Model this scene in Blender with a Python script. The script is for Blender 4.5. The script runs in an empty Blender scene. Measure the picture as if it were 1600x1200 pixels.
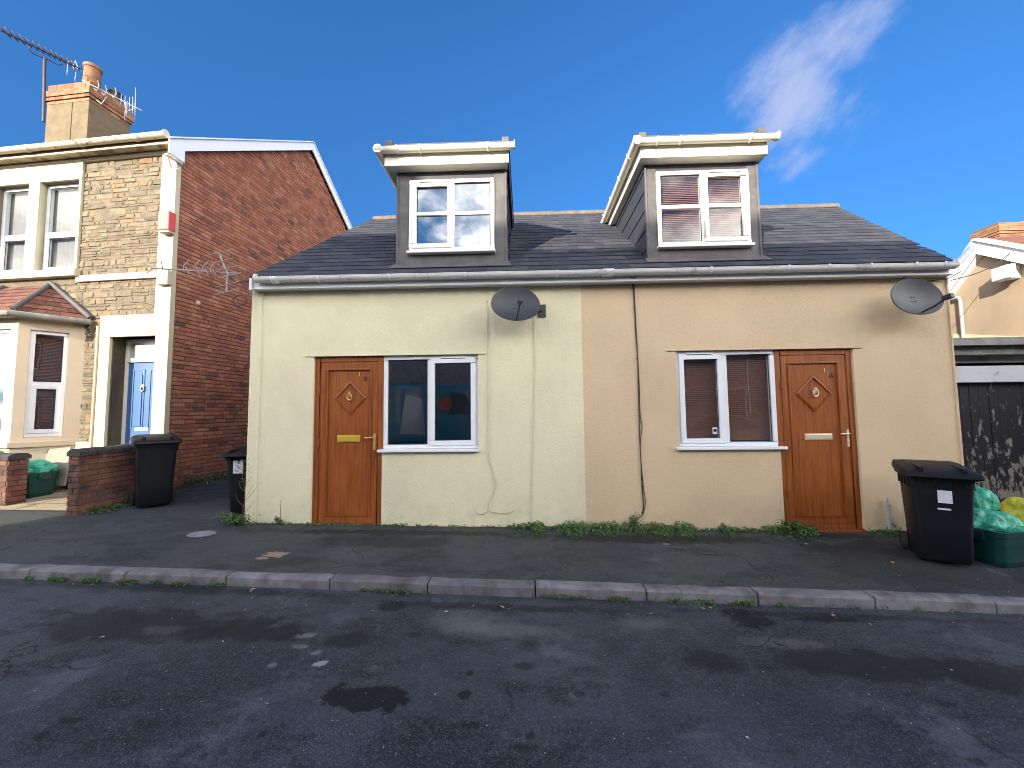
import bpy, bmesh, math, random
from mathutils import Vector, Matrix, noise
random.seed(7)
R = math.radians
scene = bpy.context.scene
COL = scene.collection

# ------------------------------------------------------------------ camera
CZ = 1.6
F_PX = 615.0
YAW, PIT, ROL = -0.03296, 0.06764, -0.01096
_f = Vector((math.sin(YAW), math.cos(YAW), 0)); _r = Vector((math.cos(YAW), -math.sin(YAW), 0)); _u = Vector((0, 0, 1))
_f2 = _f*math.cos(PIT) + _u*math.sin(PIT); _u2 = _u*math.cos(PIT) - _f*math.sin(PIT)
_r3 = _r*math.cos(ROL) + _u2*math.sin(ROL); _u3 = _u2*math.cos(ROL) - _r*math.sin(ROL)
cam = bpy.data.cameras.new('camera'); camo = bpy.data.objects.new('camera', cam); COL.objects.link(camo)
cam.sensor_width = 36; cam.lens = F_PX/1600*36; cam.clip_start = 0.05; cam.clip_end = 2000
m = Matrix.Identity(4)
for i in range(3):
    m[i][0] = _r3[i]; m[i][1] = _u3[i]; m[i][2] = -_f2[i]
m[2][3] = CZ
camo.matrix_world = m
scene.camera = camo

# ------------------------------------------------------------------ light
SUN_AZ = 33.0      # light travels towards +x by tan(33) per metre of +y
SUN_EL = 17.0
SUN_STRENGTH = 5.0
EXPOSURE = 1.08
ld = Vector((math.sin(R(SUN_AZ))*math.cos(R(SUN_EL)), math.cos(R(SUN_AZ))*math.cos(R(SUN_EL)), -math.sin(R(SUN_EL))))
sl = bpy.data.lights.new('sun', 'SUN'); sl.energy = SUN_STRENGTH; sl.angle = R(0.6); sl.color = (1, 0.87, 0.68)
so = bpy.data.objects.new('sun', sl); COL.objects.link(so)
so.rotation_euler = ld.to_track_quat('-Z', 'Y').to_euler(); so.location = (-10, -20, 20)
scene.view_settings.view_transform = 'Standard'; scene.view_settings.look = 'None'
scene.cycles.filter_width = 1.0; scene.view_settings.gamma = 1; scene.view_settings.exposure = EXPOSURE


class NT:
    """small node-tree helper"""
    def __init__(s, nt): s.nt = nt; s.nt.nodes.clear()
    def n(s, typ, ins=None, **kw):
        nd = s.nt.nodes.new(typ)
        for k, v in kw.items(): setattr(nd, k, v)
        for k, v in (ins or {}).items():
            sock = nd.inputs[k]
            if isinstance(v, bpy.types.NodeSocket): s.nt.links.new(v, sock)
            else: sock.default_value = v
        return nd
    def math(s, op, a, b=0.0, c=0.0, clamp=False):
        nd = s.n('ShaderNodeMath', {0: a, 1: b, 2: c}, operation=op); nd.use_clamp = clamp; return nd.outputs[0]
    def vmath(s, op, a, b=(0, 0, 0)):
        nd = s.n('ShaderNodeVectorMath', {0: a, 1: b}, operation=op)
        return nd.outputs['Value'] if op in ('LENGTH', 'DOT_PRODUCT', 'DISTANCE') else nd.outputs[0]
    def mix(s, fac, a, b, blend='MIX'):
        nd = s.n('ShaderNodeMix', data_type='RGBA', blend_type=blend)
        for k, v in ((0, fac), (6, a), (7, b)):
            if isinstance(v, bpy.types.NodeSocket): s.nt.links.new(v, nd.inputs[k])
            else: nd.inputs[k].default_value = (v if k == 0 else (tuple(v)+(1,))[:4])
        return nd.outputs[2]
    def noise(s, vec, scale, detail=4, rough=0.55, w=0):
        nd = s.n('ShaderNodeTexNoise', {'Vector': vec, 'Scale': scale, 'Detail': detail, 'Roughness': rough}); return nd.outputs['Fac']
    def ramp(s, x, lo, hi, a=0.0, b=1.0):
        nd = s.n('ShaderNodeMapRange', {0: x, 1: lo, 2: hi, 3: a, 4: b}, interpolation_type='SMOOTHSTEP'); return nd.outputs[0]
    def scalevec(s, vec, sc):
        return s.n('ShaderNodeMapping', {'Vector': vec, 'Scale': sc}).outputs[0]


# world: clear deep-blue sky, broken bright cloud behind the viewer (towards the sun), a wisp in front
def pix_dir(px, py): return (_f2 + _r3*((px-800)/F_PX) - _u3*((py-600)/F_PX)).normalized()
SKY_STRENGTH = 0.12
world = bpy.data.worlds.new('World'); scene.world = world; world.use_nodes = True
t = NT(world.node_tree)
sky = t.n('ShaderNodeTexSky', sky_type='NISHITA', sun_disc=False)
sky.sun_elevation = R(SUN_EL); sky.sun_rotation = R(180+SUN_AZ); sky.altitude = 50
sky.air_density = 1.0; sky.dust_density = 0.3; sky.ozone_density = 2.5
hs = t.mix(1.0, sky.outputs[0], (0.29, 0.68, 1.06), 'MULTIPLY')
vec = t.n('ShaderNodeNewGeometry').outputs['Incoming']
dirv = t.vmath('MULTIPLY', vec, (-1, -1, -1))
sep = t.n('ShaderNodeSeparateXYZ', {0: dirv})
hs = t.n('ShaderNodeVectorMath', {0: hs, 3: t.ramp(sep.outputs[2], 0.0, 0.75, 0.60, 1.05)}, operation='SCALE').outputs[0]
# cloud plane coordinates
zc = t.math('ADD', t.math('MAXIMUM', sep.outputs[2], 0.0), 0.25)
cp = t.n('ShaderNodeCombineXYZ', {0: t.math('DIVIDE', sep.outputs[0], zc), 1: t.math('DIVIDE', sep.outputs[1], zc), 2: 0.0}).outputs[0]
n1 = t.noise(cp, 1.5, 8, 0.55)
behind = t.ramp(sep.outputs[1], 0.05, -0.35)
cl = t.math('MULTIPLY', t.ramp(n1, 0.36, 0.55), t.math('MULTIPLY', behind, t.ramp(sep.outputs[2], 0.82, 0.45)))
# wisps in front
d1 = t.vmath('DISTANCE', dirv, tuple(pix_dir(1230, 160))); d2 = t.vmath('DISTANCE', dirv, tuple(pix_dir(1315, 75))); d3 = t.vmath('DISTANCE', dirv, tuple(pix_dir(1235, 245))); d4 = t.vmath('DISTANCE', dirv, tuple(pix_dir(655, 190)))
n2 = t.noise(t.n('ShaderNodeCombineXYZ', {0: t.math('MULTIPLY', t.vmath('DOT_PRODUCT', dirv, (.78, 0, .62)), .62), 1: sep.outputs[1], 2: t.math('MULTIPLY', t.vmath('DOT_PRODUCT', dirv, (-.62, 0, .78)), 1.5)}).outputs[0], 7.0, 9, 0.6)
blob = t.math('MAXIMUM', t.math('MAXIMUM', t.ramp(d1, 0.21, 0.0), t.ramp(d2, 0.16, 0.0, 0, .85)), t.math('MAXIMUM', t.ramp(d3, 0.13, 0.0, 0, .85), t.ramp(d4, 0.07, 0.0, 0, .62)))
wisp = t.ramp(t.math('ADD', t.math('MULTIPLY', blob, 0.62), t.math('MULTIPLY', n2, 1.0)), 0.80, 1.18, 0.0, 0.8)
bg1 = t.mix(wisp, hs, (2.2, 2.5, 3.6))
bg2 = t.mix(cl, bg1, (33, 31.5, 29))
bgn = t.n('ShaderNodeBackground', {'Color': bg2, 'Strength': SKY_STRENGTH})
t.n('ShaderNodeOutputWorld', {'Surface': bgn.outputs[0]})

# ------------------------------------------------------------------ geometry helpers
def V(*a): return Vector(a)
class Fr:
    def __init__(s, o=(0, 0, 0), a=(1, 0, 0), b=(0, 1, 0), c=(0, 0, 1)):
        s.o = Vector(o); s.a = Vector(a); s.b = Vector(b); s.c = Vector(c)
    def p(s, q): return s.o + s.a*q[0] + s.b*q[1] + s.c*q[2]
    def hit(s, px, py, b=0.0):
        """point of the frame's plane (b metres behind its origin plane) seen at a photo pixel -> (a, c)"""
        d = pix_dir(px, py); o = Vector((0, 0, CZ)); n = s.b
        k = ((s.o + s.b*b) - o).dot(n)/d.dot(n); q = o + d*k - s.o
        return q.dot(s.a), q.dot(s.c)
ID = Fr()
OFF = {}
class MB:
    def __init__(s, fr=ID): s.fr = fr; s.v = []; s.f = []; s.uv = []; s.t = []; s.cuts = []
    def cut(s): s.cuts.append(len(s.f)); return s
    def face(s, pts, tint=0.5, uv=None):
        pts = [Vector(p) for p in pts]; i = len(s.v)
        if uv is None:
            n = (pts[1]-pts[0]).cross(pts[2]-pts[1]); ax = max(range(3), key=lambda k: abs(n[k]))
            k0, k1 = ((1, 2), (0, 2), (0, 1))[ax]; uv = [(p[k0], p[k1]) for p in pts]
        s.v += [s.fr.p(p) for p in pts]; s.f.append(tuple(range(i, i+len(pts)))); s.uv.append(uv); s.t.append(tint)
        return s
    def hexa(s, P, tint=0.5):
        for q in ((0, 1, 2, 3), (7, 6, 5, 4), (0, 4, 5, 1), (1, 5, 6, 2), (2, 6, 7, 3), (3, 7, 4, 0)): s.face([P[k] for k in q], tint)
        return s
    def box(s, a0, a1, b0, b1, c0, c1, tint=0.5):
        return s.hexa([(a0, b0, c0), (a1, b0, c0), (a1, b0, c1), (a0, b0, c1), (a0, b1, c0), (a1, b1, c0), (a1, b1, c1), (a0, b1, c1)], tint)
    def ext(s, poly, vec, tint=0.5):
        poly = [Vector(p) for p in poly]; vec = Vector(vec); q = [p+vec for p in poly]; n = len(poly)
        s.face(poly, tint); s.face(q[::-1], tint)
        for i in range(n): s.face([poly[i], q[i], q[(i+1) % n], poly[(i+1) % n]], tint)
        return s
    def tube(s, pts, r, n=8, cap=True, arc=None, tint=0.5):
        pts = [Vector(p) for p in pts]; rr = r if isinstance(r, (list, tuple)) else [r]*len(pts)
        rings = []; up = None
        for i, p in enumerate(pts):
            d = (pts[min(i+1, len(pts)-1)]-pts[max(i-1, 0)]).normalized()
            if up is None: up = Vector((0, 0, 1)) if abs(d.z) < .9 else Vector((1, 0, 0))
            x = d.cross(up).normalized(); up = x.cross(d).normalized()
            a0, a1 = arc or (0, 360); m_ = n if arc is None else n+1
            rings.append([p + (x*math.cos(R(a0+(a1-a0)*k/n)) + up*math.sin(R(a0+(a1-a0)*k/n)))*rr[i] for k in range(m_)])
        for A, B in zip(rings, rings[1:]):
            m_ = len(A)
            for k in range(m_ if arc is None else m_-1): s.face([A[k], A[(k+1) % m_], B[(k+1) % m_], B[k]], tint)
        if cap and arc is None: s.face(rings[0][::-1], tint); s.face(rings[-1], tint)
        return s
    def lathe(s, prof, o=(0, 0, 0), n=24, ax='z', tint=0.5):
        o = Vector(o)
        def P(r, h, k):
            c, d = math.cos(2*math.pi*k/n)*r, math.sin(2*math.pi*k/n)*r
            return o + (Vector((c, d, h)) if ax == 'z' else Vector((c, h, d)) if ax == 'y' else Vector((h, c, d)))
        for (r0, h0), (r1, h1) in zip(prof, prof[1:]):
            for k in range(n):
                q = [P(r0, h0, k), P(r0, h0, k+1), P(r1, h1, k+1), P(r1, h1, k)]
                if r0 < 1e-6: q = q[1:]
                elif r1 < 1e-6: q = q[:3]
                s.face(q, tint)
        return s
    def build(s, name, mat, parent=None, bevel=0, smooth=False, merge=True, solid=0, seg=2, recalc=True):
        off = OFF.get(parent.name, Vector()) if parent else Vector()
        me = bpy.data.meshes.new(name); me.from_pydata([v-off for v in s.v], [], s.f)
        uvl = me.uv_layers.new(name='UVMap'); k = 0
        for uvs in s.uv:
            for q in uvs: uvl.data[k].uv = q; k += 1
        at = me.attributes.new('tint', 'FLOAT', 'FACE'); at.data.foreach_set('value', s.t)
        if merge:
            bm = bmesh.new(); bm.from_mesh(me); bmesh.ops.remove_doubles(bm, verts=bm.verts, dist=2e-5)
            if recalc: bmesh.ops.recalc_face_normals(bm, faces=bm.faces)
            bm.to_mesh(me); bm.free()
        o = bpy.data.objects.new(name, me); COL.objects.link(o)
        if parent: o.parent = parent; OFF[o.name] = off
        me.materials.append(mat)
        if smooth:
            for p in me.polygons: p.use_smooth = True
            if smooth != 'all':
                md = o.modifiers.new('es', 'EDGE_SPLIT'); md.split_angle = R(40)
        if solid:
            md = o.modifiers.new('so', 'SOLIDIFY'); md.thickness = solid; md.offset = 0
        if bevel:
            md = o.modifiers.new('bv', 'BEVEL'); md.width = bevel; md.segments = seg; md.limit_method = 'ANGLE'; md.angle_limit = R(35)
            md.harden_normals = False
        return o
def parts(q, name, m, parent, **kw):
    """build each marked slice of q as a part of its own"""
    cuts = q.cuts+[len(q.f)]; out = []
    for i0, i1 in zip([0]+cuts, cuts):
        if i1 > i0:
            p = MB(q.fr); p.v = q.v; idx = sorted({k for f in q.f[i0:i1] for k in f}); mp = {k: j for j, k in enumerate(idx)}
            p.v = [q.v[k] for k in idx]; p.f = [tuple(mp[k] for k in f) for f in q.f[i0:i1]]; p.uv = q.uv[i0:i1]; p.t = q.t[i0:i1]; out.append(p.build(name, m, parent, **kw))
    return out
def tag(o, label, cat, group=None, kind=None):
    if label: o['label'] = label
    if cat: o['category'] = cat
    if group: o['group'] = group
    if kind: o['kind'] = kind
    return o
def thing(name, label, cat, loc=(0, 0, 0), group=None):
    o = bpy.data.objects.new(name, None); COL.objects.link(o); o.location = loc; o.empty_display_size = .1
    OFF[o.name] = Vector(loc); return tag(o, label, cat, group)
def struct(o): o['kind'] = 'structure'; return o

# ------------------------------------------------------------------ materials
def pos(t): return t.n('ShaderNodeNewGeometry').outputs['Position']
def mat(name, col, rough=0.6, var=0.15, vs=3.0, bump=0.0, bs=60, bd=0.002, metal=0, spec=0.5, tint=None, dirt=None, col2=None, coat=0, speck=None, alpha=None, trans=0):
    """col varied by noise; tint: list of colours picked by the face attribute 'tint'; dirt: (colour, lo, hi, scale)"""
    m = bpy.data.materials.new(name); m.use_nodes = True; t = NT(m.node_tree); P = pos(t)
    if tint:
        at = t.n('ShaderNodeAttribute', attribute_name='tint')
        cr = t.n('ShaderNodeValToRGB', {0: at.outputs['Fac']}); el = cr.color_ramp.elements
        cr.color_ramp.interpolation = 'LINEAR'
        while len(el) < len(tint): el.new(0.5)
        for i, c in enumerate(tint): el[i].position = i/(len(tint)-1); el[i].color = tuple(c)+(1,)
        c = cr.outputs[0]
    else:
        c = t.mix(t.ramp(t.noise(P, vs*2.7, 3), .35, .65), col, col2 or col) if col2 else t.n('ShaderNodeRGB').outputs[0]
        if not col2: c.default_value = tuple(col)+(1,)
    nz = t.noise(P, vs, 6, .6); k = t.n('ShaderNodeMapRange', {0: nz, 1: .25, 2: .75, 3: 1-var, 4: 1+var}).outputs[0]
    c = t.n('ShaderNodeVectorMath', {0: c, 3: k}, operation='SCALE').outputs[0]
    if dirt:
        dc, lo, hi, ds = dirt; c = t.mix(t.ramp(t.noise(P, ds, 8, .65), lo, hi), c, dc)
    if speck:
        sc, ss, lo, hi = speck; c = t.mix(t.ramp(t.noise(P, ss, 2, .5), lo, hi), c, sc)
    b = t.n('ShaderNodeBsdfPrincipled', {'Base Color': c, 'Roughness': rough, 'Metallic': metal, 'Specular IOR Level': spec, 'Coat Weight': coat, 'Transmission Weight': trans})
    if bump:
        h = t.noise(P, bs, 4, .6); bn = t.n('ShaderNodeBump', {'Height': h, 'Strength': bump, 'Distance': bd}); t.nt.links.new(bn.outputs[0], b.inputs['Normal'])
    t.n('ShaderNodeOutputMaterial', {'Surface': b.outputs[0]}); return m

def render_mat(name, col, streak=(.3, .27, .2)):
    """painted textured render: pebbly bump, faint blotches, grime splashed up from the pavement, streaks"""
    m = bpy.data.materials.new(name); m.use_nodes = True; t = NT(m.node_tree); P = pos(t)
    c = t.mix(t.ramp(t.noise(P, 1.1, 5, .6), .35, .7), col, tuple(x*.90 for x in col))
    c = t.mix(t.ramp(t.noise(P, 7, 6, .7), .45, .8, 0, .35), c, tuple(x*.86 for x in col))
    st = t.noise(t.scalevec(P, (9, 9, .6)), 1.6, 5, .6)
    c = t.mix(t.ramp(st, .58, .85, 0, .10), c, streak)
    z = t.n('ShaderNodeSeparateXYZ', {0: P}).outputs[2]
    low = t.math('MULTIPLY', t.ramp(z, .75, .1), t.ramp(t.noise(P, 5, 6, .65), .35, .75))
    c = t.mix(t.math('MULTIPLY', low, .35), c, (.30, .28, .18))
    c = t.mix(t.ramp(t.noise(P, 26, 3, .5), .70, .76, 0, .3), c, (.25, .22, .16))
    h1 = t.noise(P, 130, 3, .6); h2 = t.noise(P, 38, 2, .5); h = t.math('ADD', h1, t.math('MULTIPLY', h2, .9)); h3 = t.math('ADD', h, t.math('MULTIPLY', t.noise(P, 2.2, 3, .5), 3.0))
    bn = t.n('ShaderNodeBump', {'Height': h3, 'Strength': .75, 'Distance': .005})
    b = t.n('ShaderNodeBsdfPrincipled', {'Base Color': c, 'Roughness': .85, 'Specular IOR Level': .25, 'Normal': bn.outputs[0]})
    t.n('ShaderNodeOutputMaterial', {'Surface': b.outputs[0]}); return m

def wood_mat(name, c0, c1, rough=.38, ax=(18, 18, .9)):
    m = bpy.data.materials.new(name); m.use_nodes = True; t = NT(m.node_tree); P = pos(t)
    g = t.noise(t.scalevec(P, ax), 2.2, 6, .62); f = t.noise(t.scalevec(P, (ax[0]*7, ax[1]*7, ax[2]*3)), 2.0, 3, .5)
    c = t.mix(t.ramp(g, .35, .68), c0, c1); c = t.mix(t.ramp(f, .45, .75, 0, .5), c, tuple(x*.55 for x in c0)); c = t.mix(t.ramp(t.noise(P, 2.4, 6, .65), .5, .8, 0, .35), c, (.33, .115, .035))
    bn = t.n('ShaderNodeBump', {'Height': f, 'Strength': .15, 'Distance': .001})
    b = t.n('ShaderNodeBsdfPrincipled', {'Base Color': c, 'Roughness': rough, 'Specular IOR Level': .45, 'Normal': bn.outputs[0]})
    t.n('ShaderNodeOutputMaterial', {'Surface': b.outputs[0]}); return m

def glass_mat(name, refl=.28, tintc=(.75, .8, .8), wob=.02, fac=.3):
    m = bpy.data.materials.new(name); m.use_nodes = True; t = NT(m.node_tree); P = pos(t)
    bn = t.n('ShaderNodeBump', {'Height': t.noise(P, 2.3, 2, .5), 'Strength': .12, 'Distance': wob*.4})
    g = t.n('ShaderNodeBsdfGlossy', {'Color': (.92, .95, .97, 1), 'Roughness': .012, 'Normal': bn.outputs[0]})
    tr = t.n('ShaderNodeBsdfTransparent', {'Color': tuple(tintc)+(1,)})
    fr = t.n('ShaderNodeLayerWeight', {'Blend': .35}).outputs['Facing']
    k = t.math('ADD', t.math('MULTIPLY', fr, fac), refl, clamp=True)
    mx = t.n('ShaderNodeMixShader', {0: k, 1: tr.outputs[0], 2: g.outputs[0]})
    t.n('ShaderNodeOutputMaterial', {'Surface': mx.outputs[0]}); return m

def stain_chain(t, P, c, stains):
    """(x, y, rx, ry, angle, colour, strength, edge, wobble scale)"""
    for (x, y, rx, ry, an, sc, k, ed, ws) in stains:
        ws = max(ws, .55/min(rx, ry))
        mp = t.n('ShaderNodeMapping', {'Vector': P, 'Location': (-x, -y, 0)}).outputs[0]
        mp = t.n('ShaderNodeMapping', {'Vector': mp, 'Rotation': (0, 0, R(-an))}).outputs[0]
        mp = t.vmath('MULTIPLY', mp, (1/rx, 1/ry, 0))
        L = t.vmath('LENGTH', mp); nz = t.noise(P, ws, 9, .72)
        d = t.math('ADD', L, t.math('MULTIPLY', t.math('SUBTRACT', nz, .5), 2.4))
        c = t.mix(t.ramp(d, 1.0, 1.0-ed, 0, k), c, sc)
    return c

def asphalt_mat(name, col, worn, agg=.5, stains=(), moss=None, big=.6):
    m = bpy.data.materials.new(name); m.use_nodes = True; t = NT(m.node_tree); P = pos(t)
    c = t.mix(t.ramp(t.noise(P, big, 9, .7), .40, .60), col, worn)
    c = t.mix(t.ramp(t.noise(t.vmath('MULTIPLY', P, (.7, 1.6, 1)), 2.1, 9, .72), .50, .62, 0, .8), c, tuple(x*.5 for x in col))
    c = t.mix(t.ramp(t.noise(t.vmath('ADD', P, (7, 3, 0)), 1.3, 9, .75), .54, .66, 0, .75), c, tuple(x*1.75 for x in worn))
    vo = t.n('ShaderNodeTexVoronoi', {'Vector': P, 'Scale': 150.0}); vc = t.n('ShaderNodeSeparateXYZ', {0: vo.outputs['Color']}).outputs[0]
    c = t.mix(t.ramp(vc, .55, 1.0, 0, agg), c, tuple(min(1, x*2.3) for x in worn))
    c = t.mix(t.ramp(vc, .35, .0, 0, agg*.8), c, tuple(x*.45 for x in col))
    vo2 = t.n('ShaderNodeTexVoronoi', {'Vector': P, 'Scale': 34.0}); v2 = t.n('ShaderNodeSeparateXYZ', {0: vo2.outputs['Color']}).outputs[1]
    near = t.ramp(vo2.outputs['Distance'], .16, .08)
    c = t.mix(t.math('MULTIPLY', t.ramp(v2, .93, .97), near), c, (.34, .33, .31))
    if moss: c = t.mix(t.math('MULTIPLY', t.ramp(t.noise(P, 1.4, 6, .7), .45, .72), moss[1]), c, moss[0])
    c = stain_chain(t, P, c, stains)
    # hairline cracks
    wv = t.n('ShaderNodeTexVoronoi', {'Vector': t.vmath('ADD', P, t.n('ShaderNodeVectorMath', {0: t.n('ShaderNodeTexNoise', {'Vector': P, 'Scale': 2.5, 'Detail': 5.0}).outputs['Color'], 3: .5}, operation='SCALE').outputs[0]), 'Scale': .9}, feature='DISTANCE_TO_EDGE')
    crk = t.math('MULTIPLY', t.ramp(wv.outputs['Distance'], .007, .001), t.ramp(t.noise(P, .8, 2), .52, .62))
    c = t.mix(crk, c, (.012, .012, .012))
    h = t.math('ADD', t.math('MULTIPLY', vo.outputs['Distance'], -1.0), t.math('MULTIPLY', t.noise(P, 40, 4, .6), .8))
    h = t.math('SUBTRACT', h, t.math('MULTIPLY', crk, 2.0))
    bn = t.n('ShaderNodeBump', {'Height': h, 'Strength': .9, 'Distance': .006})
    b = t.n('ShaderNodeBsdfPrincipled', {'Base Color': c, 'Roughness': .8, 'Specular IOR Level': .35, 'Normal': bn.outputs[0]})
    t.n('ShaderNodeOutputMaterial', {'Surface': b.outputs[0]}); return m

def peel_mat(name, top, under, lo=.5, hi=.54, sc=6, rough=.5, zfade=None):
    m = bpy.data.materials.new(name); m.use_nodes = True; t = NT(m.node_tree); P = pos(t)
    nz = t.noise(t.vmath('MULTIPLY', P, (1.3, 1.3, .6)) if zfade else P, sc, 8, .7)
    if zfade: nz = t.math('ADD', nz, t.ramp(t.n('ShaderNodeSeparateXYZ', {0: P}).outputs[2], zfade[0], zfade[1], zfade[2], 0))
    k = t.ramp(nz, lo, hi)
    u = t.mix(t.noise(P, 14, 4, .6), under, tuple(x*.45 for x in under))
    c = t.mix(k, t.mix(t.noise(P, 3, 5), top, tuple(x*.75 for x in top)), u)
    bn = t.n('ShaderNodeBump', {'Height': t.math('SUBTRACT', t.math('MULTIPLY', t.noise(P, 50, 3), .3), k), 'Strength': .7, 'Distance': .003})
    b = t.n('ShaderNodeBsdfPrincipled', {'Base Color': c, 'Roughness': rough, 'Normal': bn.outputs[0]})
    t.n('ShaderNodeOutputMaterial', {'Surface': b.outputs[0]}); return m

M = {}
M['cream'] = render_mat('cream_render', (.72, .665, .475))
M['tan'] = render_mat('tan_render', (.62, .475, .315))
M['plinth'] = mat('plinth_concrete', (.16, .15, .13), .9, .35, 6, .8, 40, .006)
M['pvc'] = mat('white_upvc', (.74, .76, .80), .32, .03, 4, dirt=((.45, .45, .42), .62, .85, 6))
M['pvcg'] = mat('gutter_upvc', (.66, .66, .66), .35, .06, 5, dirt=((.16, .15, .13), .56, .80, 7))
M['pvcc'] = mat('cream_upvc', (.78, .75, .64), .35, .04, 5, dirt=((.35, .32, .24), .66, .86, 6))
M['oldgut'] = peel_mat('old_painted_gutter', (.66, .60, .46), (.22, .06, .035), .56, .60, 5)
M['seal'] = mat('dark_seal', (.02, .02, .022), .6)
M['slate'] = mat('roof_slate', (.1, .1, .12), .8, .2, 9, .5, 70, .002, spec=.12, tint=[(.042, .046, .062), (.055, .059, .074), (.070, .072, .084)], dirt=((.12, .10, .085), .62, .9, 5))
M['ridge'] = mat('ridge_tile', (.125, .102, .082), .8, .3, 8, .6, 50, .003)
M['clad'] = mat('dormer_cladding', (.045, .048, .06), .5, .2, 10, .3, 60, .001)
M['lead'] = mat('lead_sheet', (.105, .10, .105), .6, .35, 5, .35, 14, .006, spec=.3, dirt=((.21, .20, .18), .58, .85, 9), tint=None)
M['wood'] = wood_mat('golden_oak_foil', (.31, .090, .017), (.185, .043, .008), .42)
M['gold'] = mat('brass', (.66, .46, .16), .3, .1, 20, metal=.5)
M['goldpaint'] = mat('gold_flap', (.62, .42, .06), .35, .08, 20, metal=.35)
M['silver'] = mat('pale_brass', (.74, .66, .46), .28, .05, 20, metal=.35)
M['glass'] = glass_mat('window_glass', .36)
M['glass_mid'] = glass_mat('blind_pane_glass', .13)
M['sbrick'] = mat('street_brick', (.48, .34, .26), .9, .3, 6, dirt=((.2, .12, .09), .5, .7, 8))
M['glass_up'] = glass_mat('upper_window_glass', .27)
M['glass_net'] = glass_mat('net_window_glass', .015, fac=.12)
M['frost'] = mat('obscure_glass', (.40, .43, .40), .25, .06, 2, spec=.6)
M['dish'] = mat('dish_grey_paint', (.030, .035, .046), .5, .25, 10, .2, 30, .001, dirt=((.22, .12, .06), .66, .82, 7))
M['dishc'] = mat('dish_black_plastic', (.025, .025, .028), .45, .2, 10)
M['alu'] = mat('aerial_aluminium', (.30, .30, .32), .5, .2, 10, metal=.3)
M['darkmetal'] = mat('dark_aerial_metal', (.06, .045, .05), .5, .2, 10, metal=.3)
M['cablec'] = mat('cream_painted_cable', (.52, .50, .33), .6, .2, 20)
M['cableb'] = mat('black_cable', (.02, .02, .02), .6, .2, 20)
M['cabler'] = mat('pale_grey_cable', (.5, .5, .48), .6, .2, 20)
M['blind'] = mat('brown_blind', (.46, .22, .155), .5, .15, 20)
M['glass_low'] = glass_mat('blind_window_glass', .07)
M['blindr'] = mat('red_brown_blind', (.58, .22, .15), .5, .12, 20)
M['cord'] = mat('blind_cord', (.7, .68, .62), .7)
M['room'] = mat('room_plaster', (.30, .28, .26), .9, .1, 2)
M['net'] = mat('net_curtain', (.30, .27, .27), .9, .1, 6)
M['bag_g'] = mat('green_bag', (.03, .33, .21), .35, .2, 7, .8, 12, .03, col2=(.07, .46, .31))
M['bag_y'] = mat('yellow_bag', (.62, .58, .06), .35, .2, 7, .9, 16, .02)
M['box_g'] = mat('green_box_plastic', (.004, .045, .042), .42, .25, 8, .2, 40, .001, dirt=((.03, .06, .055), .58, .8, 9))
M['bin'] = mat('black_bin_plastic', (.006, .007, .010), .55, .25, 9, .25, 90, .001, spec=.3, dirt=((.03, .03, .034), .58, .85, 6))
M['tyre'] = mat('wheel_rubber', (.018, .018, .018), .8)
M['sticker'] = mat('white_sticker', (.62, .64, .72), .5, .12, 12)
M['ink'] = mat('black_print', (.02, .02, .02), .6)
BR = [(.11, .055, .045), (.23, .084, .052), (.30, .108, .062), (.35, .138, .078), (.36, .19, .12)]
M['brick'] = mat('red_brick', (.3, .1, .06), .85, .30, 6, .6, 70, .004, tint=BR, dirt=((.13, .075, .06), .60, .85, 2.2))
M['mortar'] = mat('brick_mortar', (.12, .095, .08), .95, .3, 9, .6, 80, .003)
M['gbrick'] = mat('garden_brick', (.3, .1, .06), .85, .3, 7, .6, 70, .004, tint=[(.06, .025, .022), (.15, .055, .036), (.20, .085, .055), (.11, .058, .05)], dirt=((.03, .027, .028), .44, .72, 4))  # dark tones and part of the dirt stand in for the garden wall's shade
M['cope'] = mat('coping_brick', (.045, .042, .045), .85, .35, 7, .7, 40, .005)
M['stone'] = mat('pennant_stone', (.3, .25, .17), .9, .28, 9, .8, 45, .008, tint=[(.10, .09, .072), (.145, .12, .086), (.175, .143, .10), (.21, .17, .118), (.215, .135, .075)], dirt=((.08, .07, .055), .60, .85, 8))
M['smortar'] = mat('stone_mortar', (.15, .125, .09), .95, .3, 9, .6, 60, .004)
M['paint'] = peel_mat('cream_masonry_paint', (.54, .485, .34), (.42, .27, .14), .69, .72, 5, .7)
M['bayp'] = mat('pink_cream_masonry_paint', (.55, .45, .34), .7, .08, 2, .3, 50, .003, dirt=((.36, .26, .18), .68, .84, 6))
M['blue'] = mat('blue_door_paint', (.05, .135, .31), .38, .07, 4)
M['bluew'] = mat('white_door_frame', (.7, .7, .66), .45, .05, 4)
M['tile'] = mat('brown_plain_tile', (.2, .07, .05), .85, .3, 8, .5, 50, .004, tint=[(.08, .035, .028), (.15, .06, .042), (.20, .085, .06)])
M['soff'] = peel_mat('peeling_soffit', (.50, .44, .30), (.25, .17, .08), .50, .58, 4)
M['red'] = mat('red_alarm_plastic', (.58, .075, .06), .4, .06, 6)
M['pot'] = mat('terracotta_pot', (.24, .115, .055), .8, .3, 6, .4, 40, .003, dirt=((.10, .07, .05), .52, .8, 5))
M['chr'] = mat('chimney_render', (.15, .115, .07), .9, .25, 5, .5, 50, .004, dirt=((.12, .11, .06), .5, .85, 3))
M['chbrick'] = mat('chimney_brick', (.3, .2, .1), .9, .25, 7, .5, 50, .004, tint=[(.17, .075, .045), (.26, .13, .07), (.32, .18, .09)], dirt=((.12, .09, .06), .55, .8, 5))
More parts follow.
